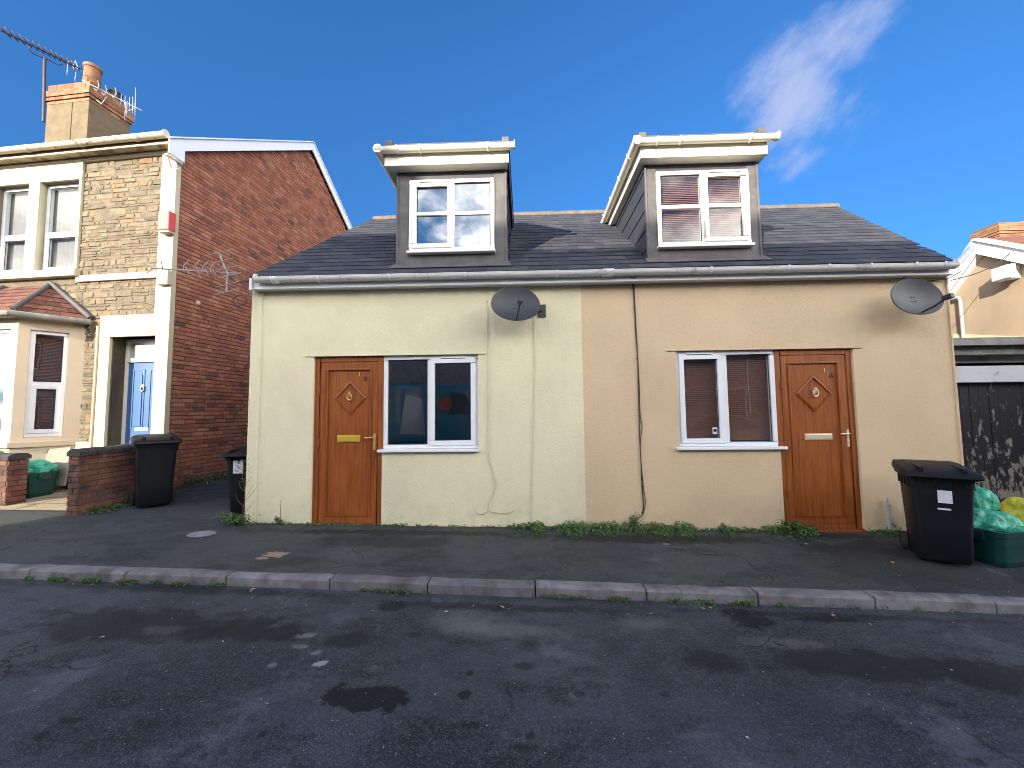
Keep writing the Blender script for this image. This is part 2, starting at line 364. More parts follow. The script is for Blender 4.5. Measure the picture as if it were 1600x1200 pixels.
M['rtan'] = mat('neighbour_render', (.37, .29, .215), .9, .14, 1.6, .5, 60, .004, dirt=((.28, .18, .12), .58, .85, 2))
M['oldwhite'] = peel_mat('worn_white_timber', (.62, .64, .66), (.30, .26, .22), .60, .68, 6)
M['greytimber'] = mat('grey_felt_edge', (.22, .22, .20), .9, .4, 5, .6, 30, .006, dirt=((.45, .36, .20), .55, .75, 4))
M['ledge'] = mat('roof_ledge_mortar', (.55, .43, .28), .9, .2, 8, .6, 30, .006)
M['gdoor'] = peel_mat('peeling_black_boards', (.014, .015, .022), (.34, .31, .27), .60, .63, 9, .55, zfade=(.2, 1.9, .12))
M['postr'] = mat('rough_render_edge', (.40, .34, .30), .95, .3, 8, .9, 30, .01)
M['cowall'] = mat('conduit_plastic', (.30, .31, .33), .5, .1, 8)
M['leaf'] = mat('weed_leaf', (.06, .14, .03), .55, .3, 12, tint=[(.016, .038, .010), (.035, .085, .018), (.07, .15, .03), (.14, .20, .055)], spec=.4)
M['stem'] = mat('dry_stem', (.12, .08, .05), .8, .3, 20)
M['dry'] = mat('dead_leaf', (.3, .15, .06), .7, .3, 30, tint=[(.10, .05, .025), (.30, .13, .05), (.42, .28, .12), (.55, .50, .42)])
M['kerb'] = mat('kerb_concrete', (.20, .19, .195), .9, .40, 6, .8, 60, .004, dirt=((.075, .066, .07), .42, .72, 4.5), tint=[(.13, .125, .14), (.17, .163, .178), (.21, .20, .21)])
M['slab'] = mat('garden_path', (.34, .28, .19), .9, .25, 4, .7, 40, .006, dirt=((.12, .10, .07), .5, .75, 3))
M['earth'] = mat('far_ground', (.12, .11, .08), .95, .3, .5)

# ------------------------------------------------------------------ ground
def KY(x): return 3.46-.03*max(-20, min(20, x))
def KZ(x): return .125-.016*max(-30, min(30, x))
def PZ(x, y): return KZ(x)+.041*(min(y, 7)-KY(x))
def GZ(x, y): return PZ(x, y) if y > KY(x) else KZ(x)-.085
def gp(px, py):
    """ground point seen at a photo pixel"""
    d = pix_dir(px, py); z = .1
    for _ in range(12):
        k = (z-CZ)/d.z; x, y = d.x*k, d.y*k; z = GZ(x, y)
    return Vector((x, y, z))
xs = [-60, -30, -20, -14, -10] + [x*.5 for x in range(-18, 19)] + [10, 14, 20, 30, 60]
def sheet(name, ys, zf, m):
    b = MB()
    for x0, x1 in zip(xs, xs[1:]):
        for y0, y1 in zip(ys, ys[1:]):
            f = lambda x, y: (x, KY(x)+.065 if y == 'k' else KY(x)+.005 if y == 'r' else y, zf(x, KY(x) if y in ('k', 'r') else y))
            b.face([f(x0, y0), f(x1, y0), f(x1, y1), f(x0, y1)])
    return struct(b.build(name, m))
DK = (.0035, .004, .0055); BK = (.010, .010, .012); LT = (.17, .17, .18); WH = (.42, .42, .44)
st = []
def S_(px, py, wpx, hpx, col, k, ed=.35, ws=6, an=0):
    a = gp(px, py); b_ = gp(px+wpx, py); c_ = gp(px, py-hpx); st.append((a.x, a.y, abs(b_.x-a.x), max(.03, abs(c_.y-a.y)), an, col, k, ed, ws))
S_(570, 1090, 72, 22, DK, .93, .18, 9); S_(1168, 966, 38, 17, DK, .9, .3, 8); S_(1290, 968, 75, 5, DK, .85, .4, 8); S_(727, 1086, 10, 9, DK, .85, .3, 10)
S_(613, 946, 28, 10, DK, .8, .4, 9); S_(220, 976, 190, 30, BK, .8, .5, 4); S_(390, 985, 120, 24, BK, .85, .5, 5); S_(545, 1000, 60, 20, BK, .8, .6, 5)
S_(648, 993, 16, 7, BK, .7, .5, 8); S_(1110, 1032, 95, 26, BK, .8, .7, 4); S_(1370, 1040, 180, 30, BK, .85, .5, 4); S_(1560, 1055, 120, 32, BK, .85, .5, 4)
S_(1250, 1040, 60, 14, BK, .5, .8, 4); S_(112, 1125, 22, 7, BK, .8, .4, 8); S_(235, 1130, 30, 10, BK, .7, .6, 7); S_(410, 1148, 10, 4, DK, .7, .5, 8)
S_(735, 1052, 7, 5, DK, .8, .3, 9); S_(830, 1148, 9, 5, DK, .7, .4, 9); S_(735, 1132, 22, 6, DK, .6, .4, 9, -12); S_(820, 1040, 22, 8, BK, .7, .4, 9); S_(1040, 1085, 12, 4, DK, .6, .4, 9); S_(905, 1085, 10, 4, BK, .6, .4, 9); S_(1480, 1100, 16, 5, DK, .6, .4, 9); S_(64, 1150, 12, 5, DK, .7, .4, 9); S_(255, 985, 40, 10, LT, .25, .8, 9); S_(800, 985, 110, 14, LT, .35, .7, 5); S_(1230, 1005, 90, 10, LT, .3, .7, 5); S_(830, 1012, 30, 14, BK, .55, .7, 6); S_(820, 1168, 30, 6, BK, .6, .6, 8); S_(1525, 1190, 20, 8, DK, .6, .5, 8)
S_(500, 1037, 15, 3.5, WH, .7, .4, 30, 28); S_(480, 993, 24, 5, WH, .3, .6, 24, 15); S_(470, 1010, 16, 3, WH, .25, .6, 24); S_(425, 1040, 9, 3, WH, .3, .6, 30, 25); S_(585, 1045, 20, 8, LT, .35, .9, 24); S_(495, 1020, 12, 3, WH, .3, .6, 24, 20)
S_(720, 970, 70, 22, LT, .5, .9, 5); S_(1010, 975, 60, 20, LT, .4, .9, 5); S_(1090, 1150, 50, 8, LT, .25, .9, 6)
S_(300, 922, 330, 7, DK, .6, .6, 6, -2); S_(760, 948, 260, 8, DK, .6, .6, 6, -2); S_(1290, 962, 330, 6, DK, .55, .6, 6, -2)
road_m = asphalt_mat('road_asphalt', (.025, .031, .042), (.062, .069, .084), .42, st)
pst = st; st = []
S_(432, 866, 20, 5, (.40, .27, .20), .8, .3, 16); S_(410, 872, 12, 3, (.40, .27, .20), .7, .4, 16); S_(600, 846, 150, 13, BK, .6, .6, 4); S_(150, 842, 120, 8, (.06, .06, .035), .5, .8, 5)
S_(1020, 842, 250, 9, (.012, .011, .008), .85, .5, 6); S_(620, 832, 230, 5, (.012, .011, .008), .8, .5, 6); S_(1330, 838, 60, 6, (.02, .018, .014), .8, .5, 6); S_(1040, 850, 9, 2, (.2, .2, .2), .6, .4, 16); S_(330, 835, 22, 3, (.05, .06, .03), .4, .5, 9); S_(1420, 880, 150, 40, BK, .5, .25, 2)
pav_m = asphalt_mat('pavement_asphalt', (.034, .040, .044), (.058, .064, .068), .35, st, moss=((.055, .06, .03), .35), big=.9)
sheet('road', [-60, -20, -10, -6, -3, 0, 2, 3, 'r'], lambda x, y: KZ(x)-.085, road_m)
sheet('pavement', ['k', 4.2, 4.9, 5.5, 6, 7, 9, 14, 30], PZ, pav_m)
b = MB(); b.face([(-900, -900, -1.2), (900, -900, -1.2), (900, 900, -1.2), (-900, 900, -1.2)]); struct(b.build('ground', M['earth']))
# kerb stones (one continuous kerb)
jpx = [(80, 887), (217, 894), (362, 903), (515, 912), (675, 923), (836, 930), (1003, 935), (1172, 942), (1348, 948), (1532, 955)]
jx = [gp(px, py-8).x for px, py in jpx]
jx = [jx[0]-.9*k for k in range(14, 0, -1)] + jx + [jx[-1]+.9*k for k in range(1, 14)]
b = MB()
for x0, x1 in zip(jx, jx[1:]):
    x0 += .006; x1 -= .006; tt = random.random(); dz = random.uniform(-.004, .004); dy = random.uniform(-.006, .006)
    n = 12; prof = [(.13, -.2), (.0, -.2), (-.0, -.012), (.012, -.001), (.022, .002), (.125, .002), (.13, .0)]
    for k in range(n):
        xa = x0+(x1-x0)*k/n; xb = x0+(x1-x0)*(k+1)/n
        for (y0, z0), (y1, z1) in zip(prof, prof[1:]):
            P = lambda x, y, z: (x, KY(x)+y-.045+dy+noise.noise((x*3, y*9, z*9))*.006+noise.noise((x*17, y*20, z*20))*.005, KZ(x)+z+dz+noise.noise((x*4, y*5, 3))*.004-(.008*max(0, noise.noise((x*9, 5, 3))) if z > -.02 and y < .03 else 0))
            b.face([P(xa, y0, z0), P(xb, y0, z0), P(xb, y1, z1), P(xa, y1, z1)], tt)
    for x in (x0, x1): b.face([(x, KY(x)+y-.045+dy, KZ(x)+z+dz) for y, z in prof], tt)
struct(b.build('kerb', M['kerb'], smooth=True))

# ------------------------------------------------------------------ the cottages
WF = Fr((0, 4.9, 0))                     # street wall: a = x, b = into the house, c = z
def wp(px, py, b=0): return WF.hit(px, py, b)
HL, HR, SPLIT = -3.50, 5.17, wp(911, 600)[0]
EAVE_Y, EAVE_Z = 4.74, CZ+1.72
TP = math.tan(R(37)); RIDGE_Y = 7.68; RIDGE_Z = EAVE_Z+(RIDGE_Y-EAVE_Y)*TP
def roofz(y): return EAVE_Z+(y-EAVE_Y)*TP
house = thing('cottage_pair', 'low cream and tan rendered cottage pair with slate roof, two dormers and two brown doors', 'house', (0.8, 4.9, 0.1))
def wall_holes(fr, a0, a1, c0, c1, holes, rev, b0=0, top=None):
    """flat wall face with rectangular openings and reveals"""
    b = MB(fr); A = sorted({a0, a1, *[h[0] for h in holes], *[h[1] for h in holes]}); C = sorted({c0, c1, *[h[2] for h in holes], *[h[3] for h in holes]})
    A = [a for a in A if a0 <= a <= a1]; C = [c for c in C if c0 <= c <= c1]
    for x0, x1 in zip(A, A[1:]):
        for z0, z1 in zip(C, C[1:]):
            mx, mz = (x0+x1)/2, (z0+z1)/2
            if any(h[0] < mx < h[1] and h[2] < mz < h[3] for h in holes): continue
            b.face([(x0, b0, z0), (x1, b0, z0), (x1, b0, z1), (x0, b0, z1)])
    for h in holes:
        h0, h1 = max(h[0], a0), min(h[1], a1); z0, z1 = max(h[2], c0), min(h[3], c1); o = h[4] if len(h) > 4 else 'lrtb'
        if 'l' in o: b.face([(h0, b0, z0), (h0, b0+rev, z0), (h0, b0+rev, z1), (h0, b0, z1)])
        if 'r' in o: b.face([(h1, b0, z0), (h1, b0+rev, z0), (h1, b0+rev, z1), (h1, b0, z1)])
        if 't' in o: b.face([(h0, b0, z1), (h1, b0, z1), (h1, b0+rev, z1), (h0, b0+rev, z1)])
        if 'b' in o: b.face([(h0, b0, z0), (h1, b0, z0), (h1, b0+rev, z0), (h0, b0+rev, z0)])
    return b
# door / window openings measured on the wall
dl = (-2.685, -1.795); wl0, wl1 = dl[1], -.585
dr = (3.075, 4.00); wr0, wr1 = 1.875, dr[0]
HT = CZ+.715; DB = CZ-1.425; WB = CZ-.475; DBR = CZ-1.455
zb_l = CZ-1.40; zb_r = CZ-1.45
wc = wall_holes(WF, HL, SPLIT, zb_l, EAVE_Z-.04, [(dl[0], dl[1], zb_l, HT, 'lt'), (dl[1], wl1, WB, HT, 'rtb')], .10)
wc.face([(dl[1], 0, zb_l), (dl[1], .1, zb_l), (dl[1], .1, WB), (dl[1], 0, WB)])
ow = wc.build('wall', M['cream'], house, merge=False); ow['label'] = 'cream textured render wall'
wt = wall_holes(WF, SPLIT, HR, zb_r, EAVE_Z-.04, [(wr0, wr1, WB, HT, 'ltb'), (dr[0], dr[1], zb_r, HT, 'rt')], .10)
wt.face([(dr[0], 0, zb_r), (dr[0], .1, zb_r), (dr[0], .1, WB), (dr[0], 0, WB)])
ow = wt.build('wall', M['tan'], house, merge=False); ow['label'] = 'tan textured render wall'
# end walls and back wall, gables
b = MB(); LB = V(HL+.40, 10.6, 0); RB = V(HR+1.5, 10.6, 0)
lx = lambda y: HL+.02+(y-4.9)*.14; rx = lambda y: HR-.02+(y-4.9)*.245
for fx in (lx, rx):
    b.face([(fx(4.903), 4.903, -.1), (fx(10.5), 10.5, -.1), (fx(10.5), 10.5, roofz(4.9)), (fx(RIDGE_Y), RIDGE_Y, RIDGE_Z-.05), (fx(4.903), 4.903, roofz(4.9)-.05)])
b.face([(lx(10.5), 10.5, -.1), (rx(10.5), 10.5, -.1), (rx(10.5), 10.5, roofz(4.9)), (lx(10.5), 10.5, roofz(4.9))])
b.face([(lx(4.9), 4.98, .0), (rx(4.9), 4.98, .0), (rx(10.5), 10.5, 0), (lx(10.5), 10.5, 0)])
ow = b.build('wall', M['rtan'], house, merge=False); ow['label'] = 'plain end and back walls'
# render edge trims: bell-cast bead at foot, corner strip, drip line over openings
b = MB(WF)
b.box(HL-.012, HL+.125, -.012, .05, zb_l+.01, EAVE_Z-.05)
b.box(wp(478, 555)[0], wp(757, 551)[0], -.014, -.001, HT+.001, HT+.013)
for x0, x1 in ((HL, dl[0]-.01), (dl[1]+.01, SPLIT)): b.box(x0, x1, -.016, .02, zb_l-.012, zb_l+.008)
b.build('render_trim', M['cream'], house)
b = MB(WF)
b.box(wp(1042, 547)[0], wp(1345, 541)[0], -.014, -.001, HT+.001, HT+.013)
for x0, x1 in ((SPLIT, dr[0]-.01), (dr[1]+.01, HR)): b.box(x0, x1, -.016, .02, zb_r-.012, zb_r+.008)
b.box(HR-.012, HR+.004, -.018, .0, zb_r, EAVE_Z-.06)
b.build('render_trim', M['tan'], house)
b = MB(WF)
b.box(HL+.02, SPLIT, .012, .2, -.15, zb_l-.04); b.box(HL+.02, dl[0]-.01, .010, .2, zb_l-.039, zb_l-.0125); b.box(dl[1]+.01, SPLIT, .010, .2, zb_l-.039, zb_l-.0125); b.box(SPLIT+.001, HR-.02, .012, .2, -.15, zb_r-.0125); b.box(dr[0]-.05, dr[1]+.06, .0, .2, zb_r-.12, DBR-.012)
b.build('plinth', M['plinth'], house)

# slate roof built course by course
def slate_roof(xl, xr, y0, y1, zf, m, parent, holes=(), gauge=.185, wid=.25, name='roof', lift=.0, back=False):
    b = MB(); L = math.hypot(y1-y0, zf(y1)-zf(y0)); n = int(round(L/gauge)); nrm = V(0, -(zf(y1)-zf(y0)), y1-y0).normalized()
    for i in range(n):
        ya = y0+(y1-y0)*i/n; yb = y0+(y1-y0)*(i+1)/n; yc = y0+(y1-y0)*min(n, i+1.35)/n
        x = xl(ya)-wid*(.5 if i % 2 else 0)-.001
        while x < xr(ya):
            xa, xb = max(x+.0015, xl(ya)), min(x+wid-.0015, xr(ya))
            xa2, xb2 = (xa if x+.0015 > xl(ya) else xl(yb)), (xb if x+wid-.0015 < xr(ya) else xr(yb))
            x += wid
            if xb-xa < .02 or xb2-xa2 < .01: continue
            if any(h(xa, xb, ya, yb) for h in holes): continue
            tt = random.random(); up = random.uniform(.010, .016)+lift; jig = random.uniform(-.004, .004)
            p = [V(xa, ya+jig, zf(ya+jig))+nrm*up, V(xb, ya+jig, zf(ya+jig))+nrm*(up+random.uniform(-.002, .002)), V(xb2, yb, zf(yb))+nrm*(.004+lift), V(xa2, yb, zf(yb))+nrm*(.004+lift)]
            q = [V(xa, ya+jig, zf(ya+jig))+nrm*(up-.009), V(xb, ya+jig, zf(ya+jig))+nrm*(up-.009)]
            b.face(p, tt); b.face([q[0], q[1], p[1], p[0]], tt*.5)
            b.face([q[0], p[0], p[3]], tt*.5); b.face([q[1], p[2], p[1]], tt*.5)
    return b
# dormers: x range, names for the hole test
DORM = [dict(x0=wp(620, 300, .08)[0], x1=wp(792, 300, .08)[0], l=True), dict(x0=wp(1009, 330, .08)[0], x1=wp(1187, 330, .08)[0], l=False)]
DY = 4.98; DZT = CZ+3.185; FY = 4.83; FH = .20
XL0 = WF.hit(391, 432, -.16)[0]; XR0 = WF.hit(1490, 404, -.16)[0]
xl = lambda y: XL0+(y-EAVE_Y)*(WF.hit(583, 341, RIDGE_Y-4.9)[0]-XL0)/(RIDGE_Y-EAVE_Y); xr = lambda y: XR0+(y-EAVE_Y)*(WF.hit(1305, 317, RIDGE_Y-4.9)[0]-XR0)/(RIDGE_Y-EAVE_Y)
ytop = EAVE_Y+(DZT+FH-EAVE_Z)/TP
hol = lambda xa, xb, ya, yb: any(xa > d['x0']+.02 and xb < d['x1']-.02 and ya > DY and yb < ytop-.1 for d in DORM)
roof = slate_roof(xl, xr, EAVE_Y-.02, RIDGE_Y, roofz, M['slate'], house, holes=(hol,)).build('roof', M['slate'], house, merge=False)
OFFH = OFF[house.name]
b = MB()   # under-roof deck and rear slope
b.face([(xl(EAVE_Y)+.02, EAVE_Y+.02, roofz(EAVE_Y)-.03), (xr(EAVE_Y)-.02, EAVE_Y+.02, roofz(EAVE_Y)-.03), (xr(RIDGE_Y)-.02, RIDGE_Y, RIDGE_Z-.03), (xl(RIDGE_Y)+.02, RIDGE_Y, RIDGE_Z-.03)])
yb = 10.7; b.face([(xl(RIDGE_Y), RIDGE_Y, RIDGE_Z+.01), (xr(RIDGE_Y), RIDGE_Y, RIDGE_Z+.01), (xr(yb), yb, roofz(RIDGE_Y*2-yb)), (xl(yb), yb, roofz(RIDGE_Y*2-yb))])
b.build('roof_deck', M['slate'], roof, merge=False)
# ridge tiles
b = MB(); x = xl(RIDGE_Y)+.02
while x < xr(RIDGE_Y)-.05:
    x1 = min(x+.45, xr(RIDGE_Y)); b.tube([(x, RIDGE_Y, RIDGE_Z-.045), (x1+.015, RIDGE_Y, RIDGE_Z-.045)], [.088, .094], 12); x = x1+.004
b.build('ridge_tile', M['ridge'], roof, smooth=True)
# fascia, soffit
b = MB(WF); f0 = -.13
fx0 = WF.hit(396, 440, f0)[0]; fx1 = WF.hit(1482, 415, f0)[0]
b.box(fx0, fx1, f0, f0+.02, EAVE_Z-.155, EAVE_Z-.01); b.box(HL+.02, HR-.02, f0+.021, .0, EAVE_Z-.15, EAVE_Z-.135)
b.box(fx0-.035, fx0-.001, f0-.03, .0, EAVE_Z-.17, EAVE_Z-.02)
b.build('fascia', M['pvc'], house, bevel=.004)
# main gutter
GY = 4.9+f0-.055; GA = V(WF.hit(401, 432, -.185)[0], GY, EAVE_Z-.035); GB = V(WF.hit(1489, 405, -.185)[0], GY, EAVE_Z-.05)
g = MB(); g.tube([GA, GB], .058, 12, arc=(180, 360)); g.tube([GA, GB], .050, 12, arc=(180, 360))
for A, s_ in ((GA, -1), (GB, 1)): g.tube([A, A+V(.012*s_, 0, 0)], .06, 12)
for sgn in (-1, 1): g.tube([GA+V(0, sgn*.055, 0), GB+V(0, sgn*.055, 0)], .006, 6)
gut = g.build('gutter', M['pvcg'], house, smooth=True)
b = MB()
for px in (500, 610, 727, 870, 1108, 1228, 1290, 1355, 1425, 1470):
    x = wp(px, 425, f0-.05)[0]; b.tube([(x-.012, GY, EAVE_Z-.04), (x+.012, GY, EAVE_Z-.04)], .064, 12, arc=(175, 365)); b.box(x-.008, x+.008, GY+.05, GY+.075, EAVE_Z-.10, EAVE_Z-.02); b.cut()
for px, w in ((433, .035), (949, .055)):
    x = wp(px, 425, f0-.05)[0]; b.tube([(x-w, GY, EAVE_Z-.04), (x+w, GY, EAVE_Z-.04)], .067, 12, arc=(175, 365)); b.tube([(x-w-.01, GY, EAVE_Z-.04), (x-w+.006, GY, EAVE_Z-.04)], .071, 12, arc=(175, 365)); b.tube([(x+w-.006, GY, EAVE_Z-.04), (x+w+.01, GY, EAVE_Z-.04)], .071, 12, arc=(175, 365)); b.cut()
parts(b, 'gutter_bracket', M['pvcg'], gut, smooth=True, solid=.004)

# ------------------------------------------------------------------ windows
def window(fr, a0, a1, c0, c1, b0, bays, parent, m=None, glass=None, fw=.05, label=None, vent=None, blind=None, sill=None, depth=.07, name='window', bars=(), blind_m=None, cord=None):
    """bays: list of (a_start, a_end, c_start, c_end, opening_sash) clear areas between frame members"""
    m = m or M['pvc']; glass = glass or M['glass']
    b = MB(fr); b.box(a0, a1, b0, b0+depth, c1-fw, c1); b.box(a0, a1, b0, b0+depth, c0, c0+fw)
    b.box(a0, a0+fw, b0, b0+depth, c0+fw, c1-fw); b.box(a1-fw, a1, b0, b0+depth, c0+fw, c1-fw)
    for (u0, u1, w0, w1) in bars: b.box(u0, u1, b0+.002, b0+depth-.002, w0, w1)
    w = b.build(name, m, parent, bevel=.006)
    if label: w['label'] = label
    for (u0, u1, w0, w1, s_) in bays:
        e = .0
        if s_:
            e = s_ if isinstance(s_, float) else .045; q = MB(fr); bb = b0-.014
            q.box(u0-.012, u1+.012, bb, b0+.05, w1-e, w1+.012); q.box(u0-.012, u1+.012, bb, b0+.05, w0-.012, w0+e)
            q.box(u0-.012, u0+e, bb, b0+.05, w0+e, w1-e); q.box(u1-e, u1+.012, bb, b0+.05, w0+e, w1-e); q.build('sash', m, w, bevel=.006)
        g = MB(fr); g0 = b0+.022
        g.face([(u0+e-.002, g0, w0+e-.002), (u1-e+.002, g0, w0+e-.002), (u1-e+.002, g0, w1-e+.002), (u0+e-.002, g0, w1-e+.002)]); g.build('pane', glass, w)
        q = MB(fr); k = .007
        x0, x1, y0, y1 = u0+e, u1-e, w0+e, w1-e
        for r_ in ((x0, x0+k, y0, y1), (x1-k, x1, y0, y1), (x0+k, x1-k, y0, y0+k), (x0+k, x1-k, y1-k, y1)): q.box(r_[0], r_[1], b0+.015, b0+.021, r_[2], r_[3])
        q.build('seal', M['seal'], w)
        if blind:
            q = MB(fr); z = y1-.01; bot = y0+ (blind if isinstance(blind, float) else 0)
            while z > bot+.01: q.face([(x0-.03, b0+.085, z-.008), (x1+.03, b0+.085, z-.008), (x1+.03, b0+.107, z+.010), (x0-.03, b0+.107, z+.010)]); z -= .0245
            q.build('blind', blind_m or M['blind'], w, merge=False, solid=.0025)
    if cord:
        q = MB(fr)
        for c_ in cord: q.tube([(x, b0+.078, z) for x, z in c_], .003, 6)
        q.build('blind_cord', M['cord'], w)
    if vent:
        u0, u1, z = vent; q = MB(fr); q.box(u0, u1, b0-.022, b0-.0, z-.008, z+.008); q.build('trickle_vent', m, w, bevel=.003)
        q = MB(fr); q.box(u0+.01, u1-.01, b0-.018, b0-.002, z-.014, z-.0085); q.build('vent_slot', M['seal'], w)
    if sill:
        s0, s1, p = sill; q = MB(fr); q.ext([(s0, p, c0-.002), (s0, b0+.04, c0-.002), (s0, b0+.04, c0-.035), (s0, p, c0-.035)], (s1-s0, 0, 0)); q.build('sill', m, w, bevel=.005)
    return w
# ground-floor left
B0 = .035
a, c = wp(668, 566, B0); u1 = wp(668, 600, B0)[0]; u2 = wp(680, 600, B0)[0]; wlb = WB+.012
window(WF, wl0+.003, wl1-.003, wlb, HT-.003, B0, [(wl0+.06, u1, wlb+.055, HT-.06, 0), (u1+.045, wl1-.05, wlb+.05, HT-.052, .048)], house,
       label='white window left of the satellite dish, dark room behind', bars=((u1, u1+.048, wlb+.05, HT-.05),), vent=(wp(688, 562)[0], wp(728, 562)[0], HT-.035), sill=(wp(591, 700)[0], wp(749, 700)[0], -.05))
# ground-floor right
u1 = wp(1124, 600, B0)[0]; u0 = wp(1137, 600, B0)[0]
window(WF, wr0+.003, wr1-.003, wlb, HT-.003, B0, [(wr0+.05, u1+.03, wlb+.05, HT-.052, .048), (u0, wr1-.06, wlb+.055, HT-.06, 0)], house,
       label='white window with brown slatted blinds', bars=((u1+.028, u0, wlb+.05, HT-.05),), vent=(wp(1074, 556)[0], wp(1114, 556)[0], HT-.035), sill=(wp(1057, 700)[0], wp(1227, 698)[0], -.05), blind=True, glass=M['glass_mid'],
       cord=[[(wp(1168, 552, .1)[0], wp(1168, 552, .1)[1]), (wp(1170, 600, .1)[0], wp(1170, 600, .1)[1]), (wp(1174, 645, .1)[0], wp(1174, 645, .1)[1])]])
# sticker on the right window
a, c = wp(1117, 673, B0+.02); b = MB(WF); b.box(a-.028, a+.028, B0+.016, B0+.0205, c-.04, c+.04)
stick = tag(b.build('sticker', M['sticker'], None), 'small white and black sticker in the lower corner of the right-hand ground window', 'sticker')
b = MB(WF); b.box(a-.018, a+.018, B0+.0145, B0+.0158, c-.012, c+.022); b.build('print', M['ink'], stick)

# ------------------------------------------------------------------ doors
def text_obj(s, size, fr, a, b, c, m, parent, name, ext=.004):
    cu = bpy.data.curves.new(name, 'FONT'); cu.body = s; cu.size = size; cu.extrude = ext; cu.align_x = 'CENTER'; cu.align_y = 'CENTER'
    tmp = bpy.data.objects.new('tmp', cu); me = bpy.data.meshes.new_from_object(tmp); bpy.data.objects.remove(tmp); bpy.data.curves.remove(cu)
    o_ = OFF.get(parent.name, Vector())
    for v in me.vertices:
        p = v.co.copy(); v.co = fr.p((a+p.x, b-p.z, c+p.y))-o_
    me.name = name; me.materials.clear(); me.materials.append(m); o = bpy.data.objects.new(name, me); COL.objects.link(o); o.parent = parent; return o
def oak_door(a0, a1, c0, c1, hinge, letter, knock_m, pl, nums, sb):
    """a part of the cottages: frame, leaf with moulding, diamond, knocker, letterbox, lever handle"""
    fr = WF; F = .07; b0 = .03
    b = MB(fr); b.box(a0+.002, a0+F, b0, b0+.08, c0, c1-.002); b.box(a1-F, a1-.002, b0, b0+.08, c0, c1-.002); b.box(a0+F, a1-F, b0, b0+.08, c1-F, c1-.002); b.box(a0+F, a1-F, b0, b0+.08, c0, c0+.045)
    d = b.build('door', M['wood'], house, bevel=.006); d['label'] = pl
    s0, s1 = sb; b = MB(fr); b.box(s0, s1, -.018, b0+.03, c0-.035, c0-.001); b.build('threshold', M['wood'], d, bevel=.005)
    l0, l1, m0, m1 = a0+F+.004, a1-F-.004, c0+.05, c1-F-.004
    q = MB(fr); bl = b0+.022; q.box(l0, l1, bl, bl+.05, m0, m1)
    # raised stile border and inner moulding
    e = .082
    for r_ in ((l0, l1, m1-e, m1), (l0, l1, m0, m0+e), (l0, l0+e, m0+e, m1-e), (l1-e, l1, m0+e, m1-e)): q.box(r_[0], r_[1], bl-.016, bl+.001, r_[2], r_[3])
    e2 = e+.018
    for r_ in ((l0+e, l1-e, m1-e2, m1-e), (l0+e, l1-e, m0+e, m0+e2), (l0+e, l0+e2, m0+e2, m1-e2), (l1-e2, l1-e, m0+e2, m1-e2)): q.box(r_[0], r_[1], bl-.024, bl+.001, r_[2], r_[3])
    q.build('leaf', M['wood'], d, bevel=.004)
    (cx, cz), (hw, hh) = nums['dia']; q = MB(fr)
    P = [V(cx, 0, cz+hh), V(cx+hw, 0, cz), V(cx, 0, cz-hh), V(cx-hw, 0, cz)]
    for i in range(4):
        A, B_ = P[i], P[(i+1) % 4]; k = .9; Ai, Bi = V(cx, 0, cz)+(A-V(cx, 0, cz))*k, V(cx, 0, cz)+(B_-V(cx, 0, cz))*k
        q.hexa([(A.x, bl-.012, A.z), (B_.x, bl-.012, B_.z), (Bi.x, bl-.020, Bi.z), (Ai.x, bl-.020, Ai.z), (A.x, bl+.001, A.z), (B_.x, bl+.001, B_.z), (Bi.x, bl+.001, Bi.z), (Ai.x, bl+.001, Ai.z)])
    q.build('diamond_moulding', M['wood'], d, bevel=.002)
    # knocker
    kx, kz = nums['knock']; q = MB(fr); q.lathe([(0, -.014), (.02, -.012), (.026, 0)], (kx, bl-.001, kz), 16, 'y')
    ring = [(kx+math.sin(t_)*.030, bl-.022-.006*math.cos(t_), kz-.018+math.cos(t_)*.042) for t_ in [i*math.pi/10 for i in range(21)]]
    q.tube(ring, .0065, 8); q.lathe([(0, -.035), (.012, -.03), (.014, -.02), (.014, 0)], (kx, bl, kz-.058), 12, 'y'); q.lathe([(0, -.03), (.010, -.026), (.012, 0)], (kx, bl, kz+.038), 12, 'y')
    q.build('knocker', knock_m, d, smooth=True)
    # letterbox
    x0, x1, z0, z1 = letter['r']; q = MB(fr); q.box(x0, x1, bl-.012, bl+.001, z0, z1); q.box(x0+.012, x1-.012, bl-.017, bl-.011, z0+.010, z1-.010); q.build('letterbox', letter['m'], d, bevel=.003)
    # handle
    hx, hz = nums['handle']; s_ = nums['hs']; q = MB(fr)
    q.box(hx-.014, hx+.014, bl-.02, bl-.011, hz-.16, hz+.045); q.tube([(hx, bl-.02, hz), (hx, bl-.05, hz), (hx+s_*.015, bl-.056, hz), (hx+s_*.115, bl-.056, hz-.004)], .008, 8)
    q.lathe([(0, -.03), (.009, -.028), (.009, 0)], (hx, bl, hz-.09), 12, 'y'); q.build('handle', M['gold'] if letter['m'] == M['goldpaint'] else M['silver'], d, bevel=.002)
    q = MB(fr)
    for k in (.18, .5, .82):
        z = m0+(m1-m0)*k; x = a0+F if hinge == 'l' else a1-F; q.tube([(x, b0-.006, z-.05), (x, b0-.006, z+.05)], .007, 8); q.cut()
    parts(q, 'hinge', M['wood'], d)
    for s2, (x, z), mm in nums['txt']: text_obj(s2, .078, fr, x, bl-.004, z, mm, d, 'door_number')
    return d
M['numb'] = mat('dark_number_metal', (.10, .09, .10), .35, .1, 20, metal=.6)
BL = .052
